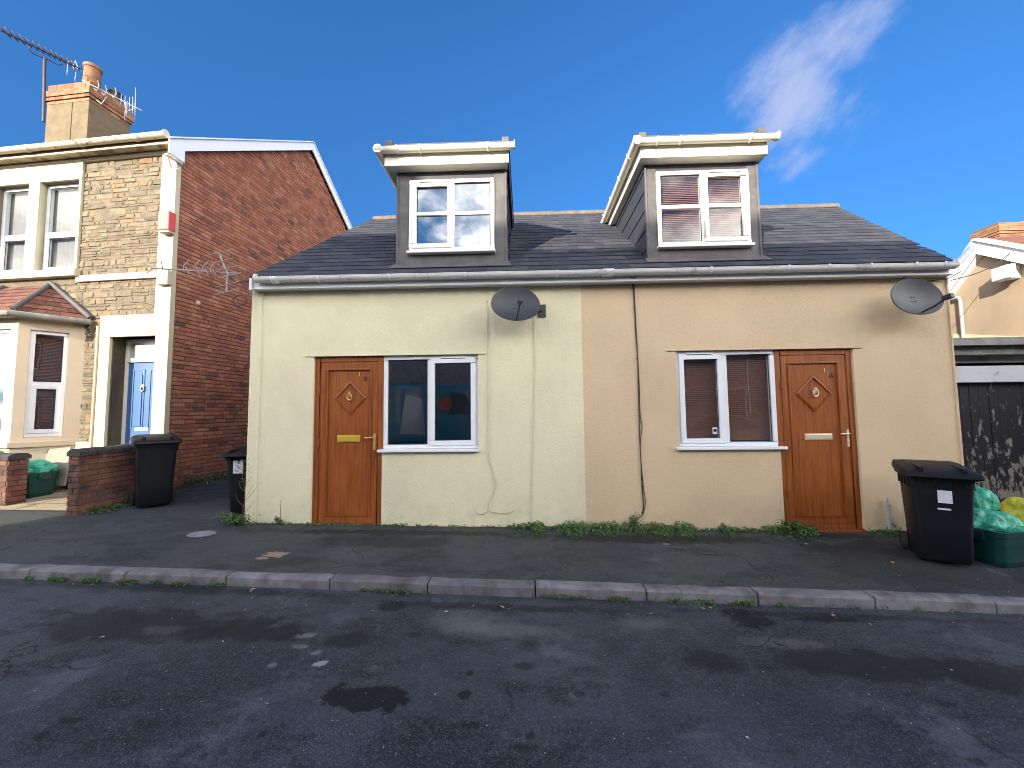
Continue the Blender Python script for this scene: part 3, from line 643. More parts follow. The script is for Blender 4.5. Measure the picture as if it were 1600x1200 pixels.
oak_door(dl[0], dl[1], DB, HT, 'l', dict(r=(wp(527, 690, BL)[0], wp(563, 690, BL)[0], wp(545, 691, BL)[1], wp(545, 680, BL)[1]), m=M['goldpaint']), M['gold'],
         'brown wood-grain door beside the left window, gold letterbox', dict(dia=(wp(548, 622, BL), (.205, .215)), knock=wp(547, 618, BL), handle=wp(586, 683, BL), hs=-1, txt=[('1', wp(562, 585, BL), M['silver']), ('B', wp(571, 592, BL), M['numb'])]), (wp(481, 820)[0], wp(594, 820)[0]))
oak_door(dr[0], dr[1], DBR, HT, 'l', dict(r=(wp(1257, 684, BL)[0], wp(1300, 684, BL)[0], wp(1280, 687, BL)[1], wp(1280, 677.5, BL)[1]), m=M['silver']), M['silver'],
         'brown wood-grain door at the right, pale brass letterbox', dict(dia=(wp(1271, 615, BL), (.215, .225)), knock=wp(1273, 612, BL), handle=wp(1323, 677, BL), hs=-1, txt=[('1', wp(1288, 579, BL), M['silver']), ('A', wp(1298.5, 587, BL), M['numb'])]), (wp(1230, 825)[0], wp(1356, 828)[0]))

# ------------------------------------------------------------------ dormers
def dormer(x0, x1, left):
    zt = DZT; f = Fr((0, DY, 0)); e0, e1 = (.115, .035) if left else (.09, .05)
    w = .10 if left else .095
    zf = EAVE_Z+.05
    b = MB()
    wx0, wx1 = (wp(640, 330, .07)[0], wp(772, 330, .07)[0]) if left else (wp(1027, 330, .07)[0], wp(1171, 330, .07)[0])
    wz1 = f.hit(700, 281)[1] if left else f.hit(1100, 267)[1]; wz0 = f.hit(700, 393)[1] if left else f.hit(1100, 384)[1]
    zr0 = roofz(DY)
    def slab(xa, xb, za, zb, p): b.box(xa, xb, DY-p, DY+.05, za, zb)
    slab(x0, wx0, zr0+.005, zt-.06, .0); slab(wx1, x1, zr0+.005, zt-.06, .0)
    slab(wx0, wx1, zr0+.0, wz0-.004, .0)
    # lead rolls, apron dressed over slates
    b.tube([(x0+.012, DY-.004, zr0), (x0+.012, DY-.004, zt-.06)], .014, 8); b.tube([(x1-.012, DY-.004, zr0), (x1-.012, DY-.004, zt-.06)], .014, 8)
    ap = .13; b.hexa([(x0-.05, DY-ap, roofz(DY-ap)+.025), (x1+.05, DY-ap, roofz(DY-ap)+.025), (x1+.05, DY-ap, roofz(DY-ap)+.03), (x0-.05, DY-ap, roofz(DY-ap)+.03), (x0-.03, DY+.01, zr0+.02), (x1+.03, DY+.01, zr0+.02), (x1+.03, DY+.01, zr0+.04), (x0-.03, DY+.01, zr0+.04)])
    d = b.build('dormer', M['lead'], house, bevel=.004)
    d['label'] = 'left dormer' if left else 'right dormer with a gutter down its left side'
    # dark board over the window
    q = MB(); q.box(x0, x1, DY+.004, DY+.05, wz1+.002, zt-.0); q.build('head_board', M['clad'], d)
    # cheeks: lapped dark boards following the roof slope
    q = MB()
    for xx, s_ in ((x0+.004, -1), (x1-.004, 1)):
        z = zr0; n = 5; H = (zt-zr0)/n
        for k in range(n+1):
            za = zr0-.1+k*H; zb_ = min(za+H+.01, zt)
            if za > zt-.02: break
            ya = max(DY+.02, EAVE_Y+(za-EAVE_Z)/TP); yb_ = max(DY+.02, EAVE_Y+(zb_-EAVE_Z)/TP)
            q.hexa([(xx, DY+.02, za), (xx+s_*.014, DY+.02, za), (xx+s_*.002, DY+.02, zb_), (xx, DY+.02, zb_), (xx, ya+.02, za), (xx+s_*.014, ya+.02, za), (xx+s_*.002, yb_+.02, zb_), (xx, yb_+.02, zb_)])
        q.cut()
    parts(q, 'cheek', M['clad'], d)
    # flat roof with fascia, soffit
    r0, r1 = x0-e0, x1+e1; ye = ytop+.15
    q = MB(); q.box(r0, r1, FY, FY+.02, zt-.012, zt+FH); q.box(r0+.01, r1-.01, FY+.02, DY+.03, zt-.010, zt)
    q.build('fascia', M['pvcc'], d, bevel=.003)
    q = MB(); q.box(r1-.018, r1, FY+.021, ye-.15, zt-.012, zt+FH); q.build('side_fascia', M['clad'] if left else M['pvcc'], d, bevel=.003)
    q = MB(); q.box(r0, r0+.018, FY+.021, ye-.15, zt-.012, zt+FH); q.box(r0+.02, x0, FY+.03, ye-.2, zt-.008, zt); q.build('side_fascia', M['pvcc'], d, bevel=.003)
    q = MB(); q.box(r0-.012, r1+.012, FY-.01, ye, zt+FH+.001, zt+FH+.025)
    q.ext([(r0-.01, FY+.02, zt+FH+.025), (r0+.10, FY+.02, zt+FH+.025), (r0+.085, FY+.02, zt+FH+.15), (r0+.0, FY+.02, zt+FH+.15)], (0, ye-FY-.4, 0))
    q.ext([(r1-.10, FY+.02, zt+FH+.025), (r1+.01, FY+.02, zt+FH+.025), (r1+.0, FY+.02, zt+FH+.15), (r1-.085, FY+.02, zt+FH+.15)], (0, ye-FY-.4, 0))
    q.box(r0+.09, r1-.09, FY+.03, FY+.06, zt+FH+.025, zt+FH+.105)
    q.build('lead_roof', M['lead'], d, bevel=.006)
    # gutters
    gz = zt+FH-.035; gy = FY-.058; q = MB()
    def gut_(P, Q):
        q.tube([P, Q], .055, 12, arc=(180, 360)); q.tube([P, Q], .048, 12, arc=(180, 360))
    P, Q = V(r0-.085, gy, gz+.01), V(r1+.07 if left else r1+.085, gy, gz+.01); gut_(P, Q)
    for A, s_ in ((P, -1), (Q, 1)): q.tube([A, A+V(.012*s_, 0, 0)], .058, 12)
    for sg in (-1, 1): q.tube([P+V(0, sg*.052, 0), Q+V(0, sg*.052, 0)], .006, 6)
    gx = r0-.06
    P, Q = V(gx, gy-.03, gz), V(gx, ytop-.05 if not left else ytop-.3, gz-.02); gut_(P, Q)
    for sg in (-1, 1): q.tube([P+V(sg*.052, 0, 0), Q+V(sg*.052, 0, 0)], .006, 6)
    q.tube([P, P+V(0, -.012, 0)], .058, 12); q.tube([Q, Q+V(0, .012, 0)], .058, 12); q.tube([Q+V(0, -.04, -.03), Q+V(0, -.04, -.12)], .034, 10)
    q.build('gutter', M['pvcc'], d, smooth=True)
    q = MB()
    for k in (.12, .30, .84): x = r0+(r1-r0)*k; q.tube([(x-.01, gy, gz+.01), (x+.01, gy, gz+.01)], .062, 12, arc=(170, 370)); q.box(x-.007, x+.007, gy+.05, gy+.06, gz-.06, gz); q.cut()
    for k in (.12, .35, .6, .85): y = gy+(ytop-gy)*k; q.tube([(gx, y-.01, gz), (gx, y+.01, gz)], .062, 12, arc=(170, 370)); q.cut()
    parts(q, 'gutter_bracket', M['pvcc'], d, smooth=True, solid=.004)
    # window
    mx = (wx0+wx1)/2+.004; h = (wz0+wz1)/2+.02; t_ = .022; e = .052
    if left: L_, R_ = (wx0+e, mx-.014, .045), (mx+.03, wx1-e, 0)
    else: L_, R_ = (wx0+e, mx-.03, 0), (mx+.014, wx1-e, .045)
    bars = [(mx-.018, mx+.034, wz0+.05, wz1-.05)] if left else [(mx-.034, mx+.018, wz0+.05, wz1-.05)]
    w = window(f, wx0, wx1, wz0, wz1, -.022, [(L_[0], L_[1], wz0+.055, wz1-.055, L_[2]), (R_[0], R_[1], wz0+.055, wz1-.055, R_[2])], house, m=M['pvcd'], glass=M['glass_up'] if left else M['glass_low'],
               bars=bars, vent=((L_[0]+.08, L_[1]-.04, wz1-.038) if left else (R_[0]+.06, R_[1]-.05, wz1-.038)), sill=(wx0-.02, wx1+.015, -.075),
               blind=None if left else True, blind_m=M['blindr'], label='dormer window reflecting clouds' if left else 'dormer window with red-brown blinds')
    q = MB(f); zc_ = h
    for (u0, u1, s_) in (L_, R_): q.box(u0+s_, u1-s_, -.026 if s_ else -.02, .03, zc_-.024, zc_+.024)
    q.build('glazing_bar', M['pvcd'], w, bevel=.004)
M['pvcd'] = mat('dormer_upvc', (.76, .75, .70), .33, .03, 4)
for d in DORM: dormer(d['x0'], d['x1'], d['l'])

# cables on the wall, painted or bare
def wall_cable(pts, r, m, label, name='cable', b=-.008, extra=None):
    P = []
    for i, (px, py) in enumerate(pts): a, c = wp(px, py); P.append(V(a, b-.004*(i % 2), c))
    # catmull subdivision
    Q = []
    for i in range(len(P)-1):
        p0, p1, p2, p3 = P[max(i-1, 0)], P[i], P[i+1], P[min(i+2, len(P)-1)]
        for k in range(4):
            s_ = k/4; Q.append(.5*((2*p1)+(p2-p0)*s_+(2*p0-5*p1+4*p2-p3)*s_*s_+(3*p1-p0-3*p2+p3)*s_**3))
    Q.append(P[-1]); q = MB(WF); q.tube(Q, r, 6)
    o = q.build(name, m, None, smooth='all'); tag(o, label, 'cable', 'cables running down the cottage wall')
    if extra:
        q = MB(WF)
        for px, py in extra: a, c = wp(px, py); q.box(a-.009, a+.009, b-.008, .0, c-.004, c+.004); q.cut()
        parts(q, 'clip', m, o)
    return o
wall_cable([(761, 438), (761.5, 480), (762, 540), (762.5, 600), (762.5, 660), (763.5, 710), (769, 735), (774, 752), (771, 770), (764, 785), (763, 795), (758, 801), (748, 803), (741, 795)], .004, M['cablec'],
           'thin cream-painted cable down the cream wall between window and dish, curling at its foot', extra=[(761, 470), (762, 520), (762.5, 580), (762.5, 640), (765, 725), (773, 750)])
wall_cable([(763, 795), (768, 799), (780, 802), (795, 801), (804, 796)], .004, M['cablec'], 'short cream cable tail curling right near the foot of the cream wall')
wall_cable([(834, 492), (835, 560), (834, 620), (832.5, 680), (831, 740), (830, 795), (832, 815), (845, 823), (870, 822), (895, 812), (905, 806)], .004, M['cablec'],
           'thin cream-painted cable hanging below the left satellite dish down to the pavement', extra=[(835, 560), (834, 620), (832, 670), (831, 735), (830, 795)])
wall_cable([(988, 436), (991, 480), (993, 520), (996, 560), (997, 600), (998, 640), (999, 680), (1001, 720), (1003, 760), (1005, 790), (1003, 803)], .006, M['cableb'], 'black cable down the tan wall left of the right-hand window',
           extra=[(991, 480), (995, 560), (998, 640), (1000, 700), (1003, 760)])
wall_cable([(990, 436), (993, 500), (998, 590), (1000, 650), (1003, 665), (1000, 700), (1005, 760), (1008, 785), (1003, 805), (990, 812)], .0045, M['cableb'], 'second thinner black cable looping beside the black one on the tan wall')
fe = lambda px, py, o=-.06: (WF.hit(px, py, -.12))
def free_tube(P, r, m, name, label, cat, group=None):
    q = MB(); q.tube(P, r, 6); return tag(q.build(name, m, None, smooth='all'), label, cat, group)
def fas(px, py, b=-.14): a, c = WF.hit(px, py, b); return V(a, 4.9+b, c)
free_tube([fas(968, 424), fas(980, 427), fas(988, 434), fas(989, 442, -.02)], .004, M['cableb'], 'cable', 'short black cable dropping from the left over the white fascia above the long black cable', 'cable', 'cables on the fascia')
free_tube([fas(1012, 425), fas(1000, 427), fas(991, 434), fas(990, 442, -.02)], .004, M['cableb'], 'cable', 'short black cable dropping from the right over the white fascia above the long black cable', 'cable', 'cables on the fascia')
free_tube([fas(1300, 417), fas(1360, 415), fas(1385, 415), fas(1400, 425, -.1), fas(1416, 436, -.03), fas(1440, 440, -.02), fas(1480, 436, -.03), fas(1502, 424, -.12)], .005, M['cableb'], 'cable', 'black cable under the gutter leading to the right-hand dish', 'cable', 'cables on the fascia')

# ------------------------------------------------------------------ satellite dishes
def dish(px, py, y, wpx, label, yawd, tilt, lnb_dx, arm_from):
    c = Vector((0, 0, CZ))+pix_dir(px, py)*((y)/pix_dir(px, py).y)
    o = thing('satellite_dish', label, 'satellite dish', (c.x, 4.9, c.z), 'satellite dishes')
    n = Vector((math.sin(R(yawd))*math.cos(R(tilt)), -math.cos(R(yawd))*math.cos(R(tilt)), math.sin(R(tilt))))
    u = Vector((0, 0, 1)).cross(n).normalized(); w = n.cross(u)
    f = Fr(c, u, -n, w); rx_ = wpx/2/F_PX*y*1.0; rz = rx_*.76
    b = MB(f); N = 40; K = 7
    def P(k, i, back=0):
        t_ = 2*math.pi*i/N; r_ = k/K; return (math.cos(t_)*rx_*r_, -(r_*r_)*.055+.055+back*.004, math.sin(t_)*rz*r_*(1+.05*math.sin(t_)))
    for i in range(N):
        for bk in (0, 1):
            b.face([P(0, i, bk), P(1, i, bk), P(1, i+1, bk)])
            for k in range(1, K): b.face([P(k, i, bk), P(k+1, i, bk), P(k+1, i+1, bk), P(k, i+1, bk)])
        q0, q1 = P(K, i), P(K, i+1); r0_, r1_ = P(K, i, 3), P(K, i+1, 3)
        b.face([q0, q1, r1_, r0_])
    b.build('reflector', M['dish'], o, smooth=True)
    b = MB(f)
    for sx, sz in ((-.018, .02), (.018, .02), (-.02, -.03), (.02, -.03)): b.lathe([(0, -.006), (.006, -.005), (.007, .0)], (sx, .05, sz), 8, 'y'); b.cut()
    parts(b, 'bolt', M['dishc'], o)
    # mounting bracket and wall plate
    b = MB(); bp = f.p((.02, .07, 0)); wl = V(c.x+lnb_dx[0], 4.895, c.z-.02)
    b.tube([bp, (bp+wl)/2+V(.02, 0, 0), wl], .019, 10); b.box(wl.x-.05, wl.x+.05, 4.885, 4.899, wl.z-.08, wl.z+.08); b.build('bracket', M['dishc'], o, bevel=.002)
    b = MB(f); b.box(-.06, .06, .058, .085, -.05, .05); b.build('clamp', M['dishc'], o, bevel=.004)
    # feed arm and receiver head
    A = arm_from; hd = V(*lnb_dx[1]); b = MB(f); b.tube([A, (V(*A)+hd)/2+V(0, 0, -.012), hd], .011, 8); b.build('feed_arm', M['dishc'], o)
    b = MB(f); b.tube([hd+V(0, -.03, .0), hd+V(0, .03, .012)], [.028, .03], 12); b.box(hd.x-.022, hd.x+.022, hd.y-.06, hd.y-.02, hd.z-.022, hd.z+.03); b.build('receiver_head', M['dishc'], o, bevel=.005)
    return o
dish(806, 475, 4.62, 79, 'grey oval satellite dish on the cream wall, rust mark at its foot', 10, 12, (.32, (.0, -.30, -.135)), (0, -.0, -.20))
dish(1434, 464, 4.60, 80, 'grey oval satellite dish on the corner of the tan wall beside the gutter end', 2, 10, (.36, (.04, -.24, -.13)), (.0, .0, -.19))

# ------------------------------------------------------------------ tall house on the left
PH = R(4.6); CX, CY = -6.09, 6.5
FF = Fr((CX, CY, 0), (math.cos(PH), -math.sin(PH), 0), (math.sin(PH), math.cos(PH), 0))     # street front, a < 0 to the left of the corner
GF = Fr((CX, CY, 0), (math.sin(PH), math.cos(PH), 0), (-math.cos(PH), math.sin(PH), 0))     # gable wall, a = distance back from the corner
def fp(px, py, b=0): return FF.hit(px, py, b)
def gfp(px, py, b=0): return GF.hit(px, py, b)
th = thing('terraced_house', 'two-storey stone-fronted house with red brick end wall and cream painted trim', 'house', (CX-2, CY, .2))
LW = -7.5; G0 = 0.0
eave_c = fp(268, 232)[1]; ra, rc = gfp(489, 222, -.10); ra = max(3.6, ra); rc -= .17
GL = 2*ra
def gz(a): return eave_c+(rc-eave_c)*(a/ra if a < ra else (GL-a)/(GL-ra))
# gable: mortar backing and individual bricks
b = MB(GF); b.face([(0, .012, G0), (GL, .012, G0), (GL, .012, eave_c), (ra, .012, rc), (0, .012, eave_c)]); b.face([(GL, 0.012, G0), (GL, 8, G0), (GL, 8, eave_c), (GL, .012, eave_c)])
b.build('mortar', M['mortar'], th, merge=False)
def bricks(fr, a0, a1, c0, ctop, m, parent, name, bw=.225, bh=.075, j=.009, jit=.003, holes=(), wav=0, group=None, b0=0.0):
    q = MB(fr); c = c0; row = 0; random.seed(hash(name) % 1000 if False else 11)
    while c < ctop(a0, 1)+.001 or row < 400:
        if c > max(ctop(a0, 1), ctop(a1, 1), ctop((a0+a1)/2, 1)): break
        a = a0-(bw/2 if row % 2 else 0)
        if row % 4 == 3: a -= bw*.25
        while a < a1:
            u0, u1 = max(a+j/2, a0), min(a+bw-j/2, a1); a += bw
            if u1-u0 < .03: continue
            um = (u0+u1)/2; tp = ctop(um, 1)
            if c+bh*.6 > tp: continue
            z0, z1 = c+j/2, c+bh-j/2
            if any(h[0] < um < h[1] and h[2] < (z0+z1)/2 < h[3] for h in holes): continue
            o = b0-random.uniform(0, jit); e = .004; tt = min(1, max(0, random.gauss(.5, .19)))
            dz = random.uniform(-.002, .002)+wav*noise.noise((um*1.2, c*1.3, 2)); z0 += dz; z1 += dz
            F_ = [(u0+e, o, z0+e), (u1-e, o, z0+e), (u1-e, o, z1-e), (u0+e, o, z1-e)]; B_ = [(u0, b0+.012, z0), (u1, b0+.012, z0), (u1, b0+.012, z1), (u0, b0+.012, z1)]
            q.face(F_, tt)
            for i in range(4): q.face([B_[i], B_[(i+1) % 4], F_[(i+1) % 4], F_[i]], tt)
        c += bh; row += 1
    o = q.build(name, m, parent, merge=False); return o
ow = bricks(GF, .05, GL, G0, lambda a, k: gz(a)+.02, M['brick'], th, 'side_wall', wav=.01); ow['label'] = 'red brick end wall'
# front: mortar backing, stone facing by random rubble courses
def stones(fr, a0, a1, c0, c1, parent, seed, holes=()):
    random.seed(seed); q = MB(fr); c = c0
    while c < c1-.02:
        h = random.choice([.045, .055, .07, .085, .10, .12]); h = min(h, c1-c); a = a0-random.uniform(0, .15)
        if c1-(c+h) < .04: h = c1-c
        while a < a1:
            w = random.choice([.10, .13, .17, .21, .26, .32])*random.uniform(.85, 1.15); u0, u1 = max(a, a0)+.005, min(a+w, a1)-.005; a += w
            if u1-u0 < .04: continue
            parts = [(c, c+h)] if random.random() > .16 or h < .1 else [(c, c+h*.45), (c+h*.45, c+h)]
            for z0, z1 in parts:
                z0 += .005; z1 -= .005
                if any(hh[0] < (u0+u1)/2 < hh[1] and hh[2] < (z0+z1)/2 < hh[3] for hh in holes): continue
                o = -random.uniform(.002, .014); e = .012; tt = min(1, max(0, random.gauss(.5, .26)))
                J = lambda k: random.uniform(-k, k)
                B_ = [(u0+J(.005), .004, z0+J(.005)), (u1+J(.005), .004, z0+J(.005)), (u1+J(.005), .004, z1+J(.005)), (u0+J(.005), .004, z1+J(.005))]
                F_ = [(u0+e+J(.006), o+J(.008), z0+e+J(.005)), (u1-e+J(.006), o+J(.008), z0+e+J(.005)), (u1-e+J(.006), o+J(.008), z1-e+J(.005)), (u0+e+J(.006), o+J(.008), z1-e+J(.005))]
                q.face([F_[0], F_[1], F_[2]], tt); q.face([F_[0], F_[2], F_[3]], tt)
                for i in range(4): q.face([B_[i], B_[(i+1) % 4], F_[(i+1) % 4], F_[i]], tt)
        c += h
    return q.build('stone_facing', M['stone'], parent, merge=False)
# measured features of the front
pil0 = fp(247, 450)[0]; fz0 = fp(190, 250)[1]                 # pilaster left edge, underside of cornice
stA0 = fp(134, 260)[0]; sc0, sc1 = fp(190, 438)[1], fp(190, 428)[1]
dA0, dA1 = fp(172, 600)[0], fp(243, 600)[0]; dTop = fp(215, 526)[1]; surT = fp(200, 493)[1]; surL = fp(158, 560)[0]; plT = fp(150, 690)[1]
G1 = .22
wT, wB = fp(90, 285)[1], fp(90, 424)[1]
wins = []
for (p0, p1) in ((-6, 46), (63, 124)):
    wins.append((fp(p0, 350)[0], fp(p1, 350)[0]))
wins.insert(0, (wins[0][0]-2.6, wins[0][0]-1.9))
fh = [(w0, w1, wB, wT) for w0, w1 in wins[1:]]
dh = (dA0, dA1, G1+.1, dTop)
q = wall_holes(FF, LW, 0, G0, eave_c, fh+[dh], .22, b0=.0)
o = q.build('front_wall', M['smortar'], th, merge=False)
stones(FF, stA0, pil0, sc1, fz0, th, 5)
stones(FF, fp(75, 460)[0], pil0, surT, sc0, th, 6)
stones(FF, fp(120, 600)[0]-.3, surL, plT, surT, th, 8)
stones(FF, LW, wins[1][0]-.9, plT, fz0, th, 9)
# painted trim
q = MB(FF); T = -.045
q.box(pil0, .012, T, .05, surT+.0, fz0+.001); q.box(dA1, .012, T, .05, G1, surT)           # corner pilaster
q.box(surL, dA1-.001, T-.004, .25, dTop, surT+.002)                                           # door lintel
q.box(surL, dA0, T, .25, G1, dTop-.001)
q.box(LW, .012, T-.003, .05, fz0+.002, eave_c-.056)                                             # frieze
q.box(LW, .03, T-.05, T-.004, fz0+.10, fz0+.15); q.box(LW, .03, T-.02, T-.004, fz0+.02, fz0+.05)
q.box(stA0, pil0-.001, T-.003, .0, sc0, sc1)                                                   # string course
# first-floor window surround with its hole
w_a, w_b = wins[1], wins[2]; L0 = w_a[0]-.22
q.box(L0, stA0, T+.001, .0, wT, fz0+.001); q.box(w_b[1], stA0, T, .0, wB, wT-.001); q.box(w_a[1], w_b[0], T, .20, wB, wT-.001); q.box(L0, w_a[0], T, .0, wB, wT-.001)
q.box(L0, stA0+.05, T-.06, .15, wB-.13, wB-.001)
q.box(fp(85, 690)[0], surL-.001, T, .0, G1, plT)                                               # plinth
q.build('painted_trim', M['paint'], th, bevel=.006)
# windows upstairs (sash-pattern plastic)
for i, (w0, w1) in enumerate(wins[1:]):
    mid = fp(90, 362)[1]
    o = window(FF, w0+.002, w1-.002, wB+.002, wT-.002, .07, [(w0+.05, w1-.05, mid+.03, wT-.055, 0), (w0+.05, w1-.05, wB+.055, mid-.03, .05)], th, bars=((w0+.05, w1-.05, mid-.03, mid+.03),), fw=.055, glass=M['glass_net'])
    q = MB(FF); n = 14
    for k in range(n): x0, x1 = w0+(w1-w0)*k/n, w0+(w1-w0)*(k+1)/n; q.face([(x0, .16+.004*(k % 2), wB), (x1, .16+.004*((k+1) % 2), wB), (x1, .16+.004*((k+1) % 2), wT), (x0, .16+.004*(k % 2), wT)])
    q.build('net_curtain', M['net'], o)
# blue door with fanlight
q = MB(FF); db = .22; fw = .05
tr = fp(215, 563, db)[1]-.035; tr2 = tr+.07
q.box(dA0, dA0+fw, db, db+.08, G1+.1, dTop); q.box(dA1-fw, dA1, db, db+.08, G1+.1, dTop); q.box(dA0+fw, dA1-fw, db, db+.08, dTop-fw, dTop); q.box(dA0+fw, dA1-fw, db-.01, db+.08, tr, tr2)
dr_ = q.build('door', M['bluew'], th, bevel=.004); dr_['label'] = 'blue panelled front door with white fanlight frame'
q = MB(FF); q.face([(dA0+fw, db+.03, tr2), (dA1-fw, db+.03, tr2), (dA1-fw, db+.03, dTop-fw), (dA0+fw, db+.03, dTop-fw)]); q.build('fanlight', M['frost'], dr_)
lw0, lw1, lz0, lz1 = dA0+fw+.003, dA1-fw-.003, G1+.1, tr-.003
q = MB(FF); q.box(lw0, lw1, db+.025, db+.06, lz0, lz1)
cx = (lw0+lw1)/2
for (u0, u1) in ((lw0+.10, cx-.05), (cx+.05, lw1-.10)):
    for (z0, z1) in ((lz0+1.03, lz1-.13), (lz0+.2, lz0+.82)):
        q.box(u0, u1, db+.015, db+.026, z0, z0+.02); q.box(u0, u1, db+.015, db+.026, z1-.02, z1); q.box(u0, u0+.02, db+.015, db+.026, z0+.02, z1-.02); q.box(u1-.02, u1, db+.015, db+.026, z0+.02, z1-.02); q.box(u0+.045, u1-.045, db+.012, db+.026, z0+.045, z1-.045)
q.build('leaf', M['blue'], dr_, bevel=.004)
a, c = fp(222, 607, db); q = MB(FF); q.tube([(a+math.sin(t_)*.03, db+.0, c+math.cos(t_)*.05) for t_ in [i*math.pi/8 for i in range(17)]], .008, 8); q.lathe([(0, -.02), (.025, -.01), (.028, .012)], (a, db+.012, c+.045), 12, 'y'); q.build('knocker', M['silver'], dr_, smooth=True)
a, c = fp(219, 671, db); q = MB(FF); q.box(a-.13, a+.13, db+.012, db+.026, c-.03, c+.03); q.build('letterbox', M['pvc'], dr_, bevel=.003)
a, c = fp(223, 583, db); text_obj('1', .09, FF, a, db+.018, c, M['silver'], dr_, 'door_number')
# thin downpipe beside the door
q = MB(FF); a = surL-.03; q.tube([(a, -.05, surT-.18), (a, -.05, G1)], .022, 10)
q.build('downpipe', M['paint'], th, smooth=True)
# eaves: soffit, fascia, gutter, slates of front slope
OV = .20
q = MB(FF); q.box(LW, .03, -OV, .02, eave_c-.055, eave_c-.04); q.build('soffit', M['soff'], th)
q = MB(FF); q.box(LW, .03, -OV-.022, -OV-.001, eave_c-.075, eave_c+.03); q.build('fascia', M['paint'], th, bevel=.003)
q = MB(FF); A, B_ = V(LW, -OV-.085, eave_c+.045), V(.04, -OV-.085, eave_c+.05)
q.tube([A, B_], .065, 12, arc=(180, 360)); q.tube([A, B_], .058, 12, arc=(180, 360)); q.tube([B_, B_+V(.012, 0, 0)], .067, 12)
for sg in (-1, 1): q.tube([A+V(0, sg*.062, 0), B_+V(0, sg*.062, 0)], .008, 6)
for k in range(6): x = -.5-k*1.1; q.tube([(x-.05, A.y, A.z), (x+.05, A.y, A.z)], .072, 12, arc=(175, 365))
o = q.build('gutter', M['oldgut'], th, smooth=True)
sl_ = (rc-eave_c)/ra
q = MB(GF)   # roof slabs (a = back, b = along the street)
rz = lambda a: rc+.16-(abs(a-ra))*sl_
for a0, a1 in ((-OV-.03, ra), (ra, GL+.3)):
    q.hexa([(a0, -.07, rz(a0)), (a1, -.07, rz(a1)), (a1, -LW, rz(a1)), (a0, -LW, rz(a0)), (a0, -.07, rz(a0)-.04), (a1, -.07, rz(a1)-.04), (a1, -LW, rz(a1)-.04), (a0, -LW, rz(a0)-.04)])
q.tube([(ra, -.05, rz(ra)-.07), (ra, -LW, rz(ra)-.07)], .11, 10)
q.build('roof', M['tile'], th)
# white barge boards
q = MB(GF); t1 = -.10; hb = .22
q.ext([(-OV-.06, t1, rz(-OV)-.30), (-OV-.06, t1, rz(-OV)-.02), (ra, t1, rz(ra)+.0), (ra, t1, rz(ra)-hb), (.02, t1, rz(.0)-hb), (.02, t1, rz(-OV)-.30)], (0, .03, 0))
q.ext([(ra, t1, rz(ra)-hb), (ra, t1, rz(ra)), (GL+.3, t1, rz(GL+.3)), (GL+.3, t1, rz(GL+.3)-hb)], (0, .03, 0))
q.box(-OV-.06, .02, t1+.03, .0, rz(-OV)-.33, rz(-OV)-.305)
for a0, a1 in ((-OV-.07, ra), (ra, GL+.3)): q.hexa([(a0, t1-.03, rz(a0)+.002), (a1, t1-.03, rz(a1)+.002), (a1, t1+.08, rz(a1)+.002), (a0, t1+.08, rz(a0)+.002), (a0, t1-.03, rz(a0)+.03), (a1, t1-.03, rz(a1)+.03), (a1, t1+.08, rz(a1)+.03), (a0, t1+.08, rz(a0)+.03)])
q.build('barge_board', M['pvc'], th, bevel=.003)
# back and far walls, attic closed
q = MB(GF); q.face([(0, -LW, G0), (GL, -LW, G0), (GL, -LW, eave_c), (ra, -LW, rc), (0, -LW, eave_c)]); q.face([(0.3, .3, G0), (GL, .3, G0), (GL, -LW, G0), (.3, -LW, G0)]); q.face([(.0, .3, eave_c+.1), (GL, .3, eave_c+.1), (GL, -LW, eave_c+.1), (.0, -LW, eave_c+.1)])
q.build('inner_wall', M['room'], th, merge=False)
# chimney
def chim(yy): return ra
cy0 = 9.65; d_ = pix_dir(136, 205); cX = d_.x/d_.y*cy0
cf = Fr((cX, cy0, 0), (math.cos(PH), -math.sin(PH), 0), (math.sin(PH), math.cos(PH), 0))
wC = -cf.hit(73, 170)[0]; dC = 1.02; zC = cf.hit(110, 131)[1]; zB = cf.hit(110, 160)[1]
q = MB(cf); q.box(-wC, 0, 0, dC, rc-.6, zB); ch = q.build('chimney', M['chr'], th, bevel=.01)
q = MB(cf); n = 0
for (z0, z1, e) in ((zB+.001, zB+.09, .0), (zB+.09, zB+.18, .035), (zB+.18, zB+.27, .06), (zB+.27, zB+.36, .05), (zB+.36, zC+.02, .0)):
    for side in range(4):
        L = (wC if side % 2 == 0 else dC)+2*e; k = max(3, int(L/.22)); off = (n % 2)*.5
        for i in range(-1, k+1):
            u0 = max(-e, -e+(i+off)*L/k)+.004; u1 = min(L-e, -e+(i+1+off)*L/k)-.004
            if u1-u0 < .02: continue
            tt = random.random(); zz0, zz1 = z0+.004, z1-.004
            if side == 0: q.box(-wC+u0, -wC+u1, -e, .1, zz0, zz1, tt)
            elif side == 1: q.box(-.1, e, u0, u1, zz0, zz1, tt)
            elif side == 2: q.box(-wC+u0, -wC+u1, dC-.1, dC+e, zz0, zz1, tt)
            else: q.box(-wC-e, -wC+.1, u0, u1, zz0, zz1, tt)
    n += 1
q.box(-wC+.02, -.02, .02, dC-.02, zB, zC+.0, .2)
q.build('chimney_cap', M['chbrick'], ch, merge=False)
q = MB(cf); a = cf.hit(60, 200, -.01)[0]
q.box(cf.hit(114, 150)[0]-.008, cf.hit(114, 150)[0]+.008, -.015, .0, rc-.3, zB); q.build('mortar', M['chr'], ch)
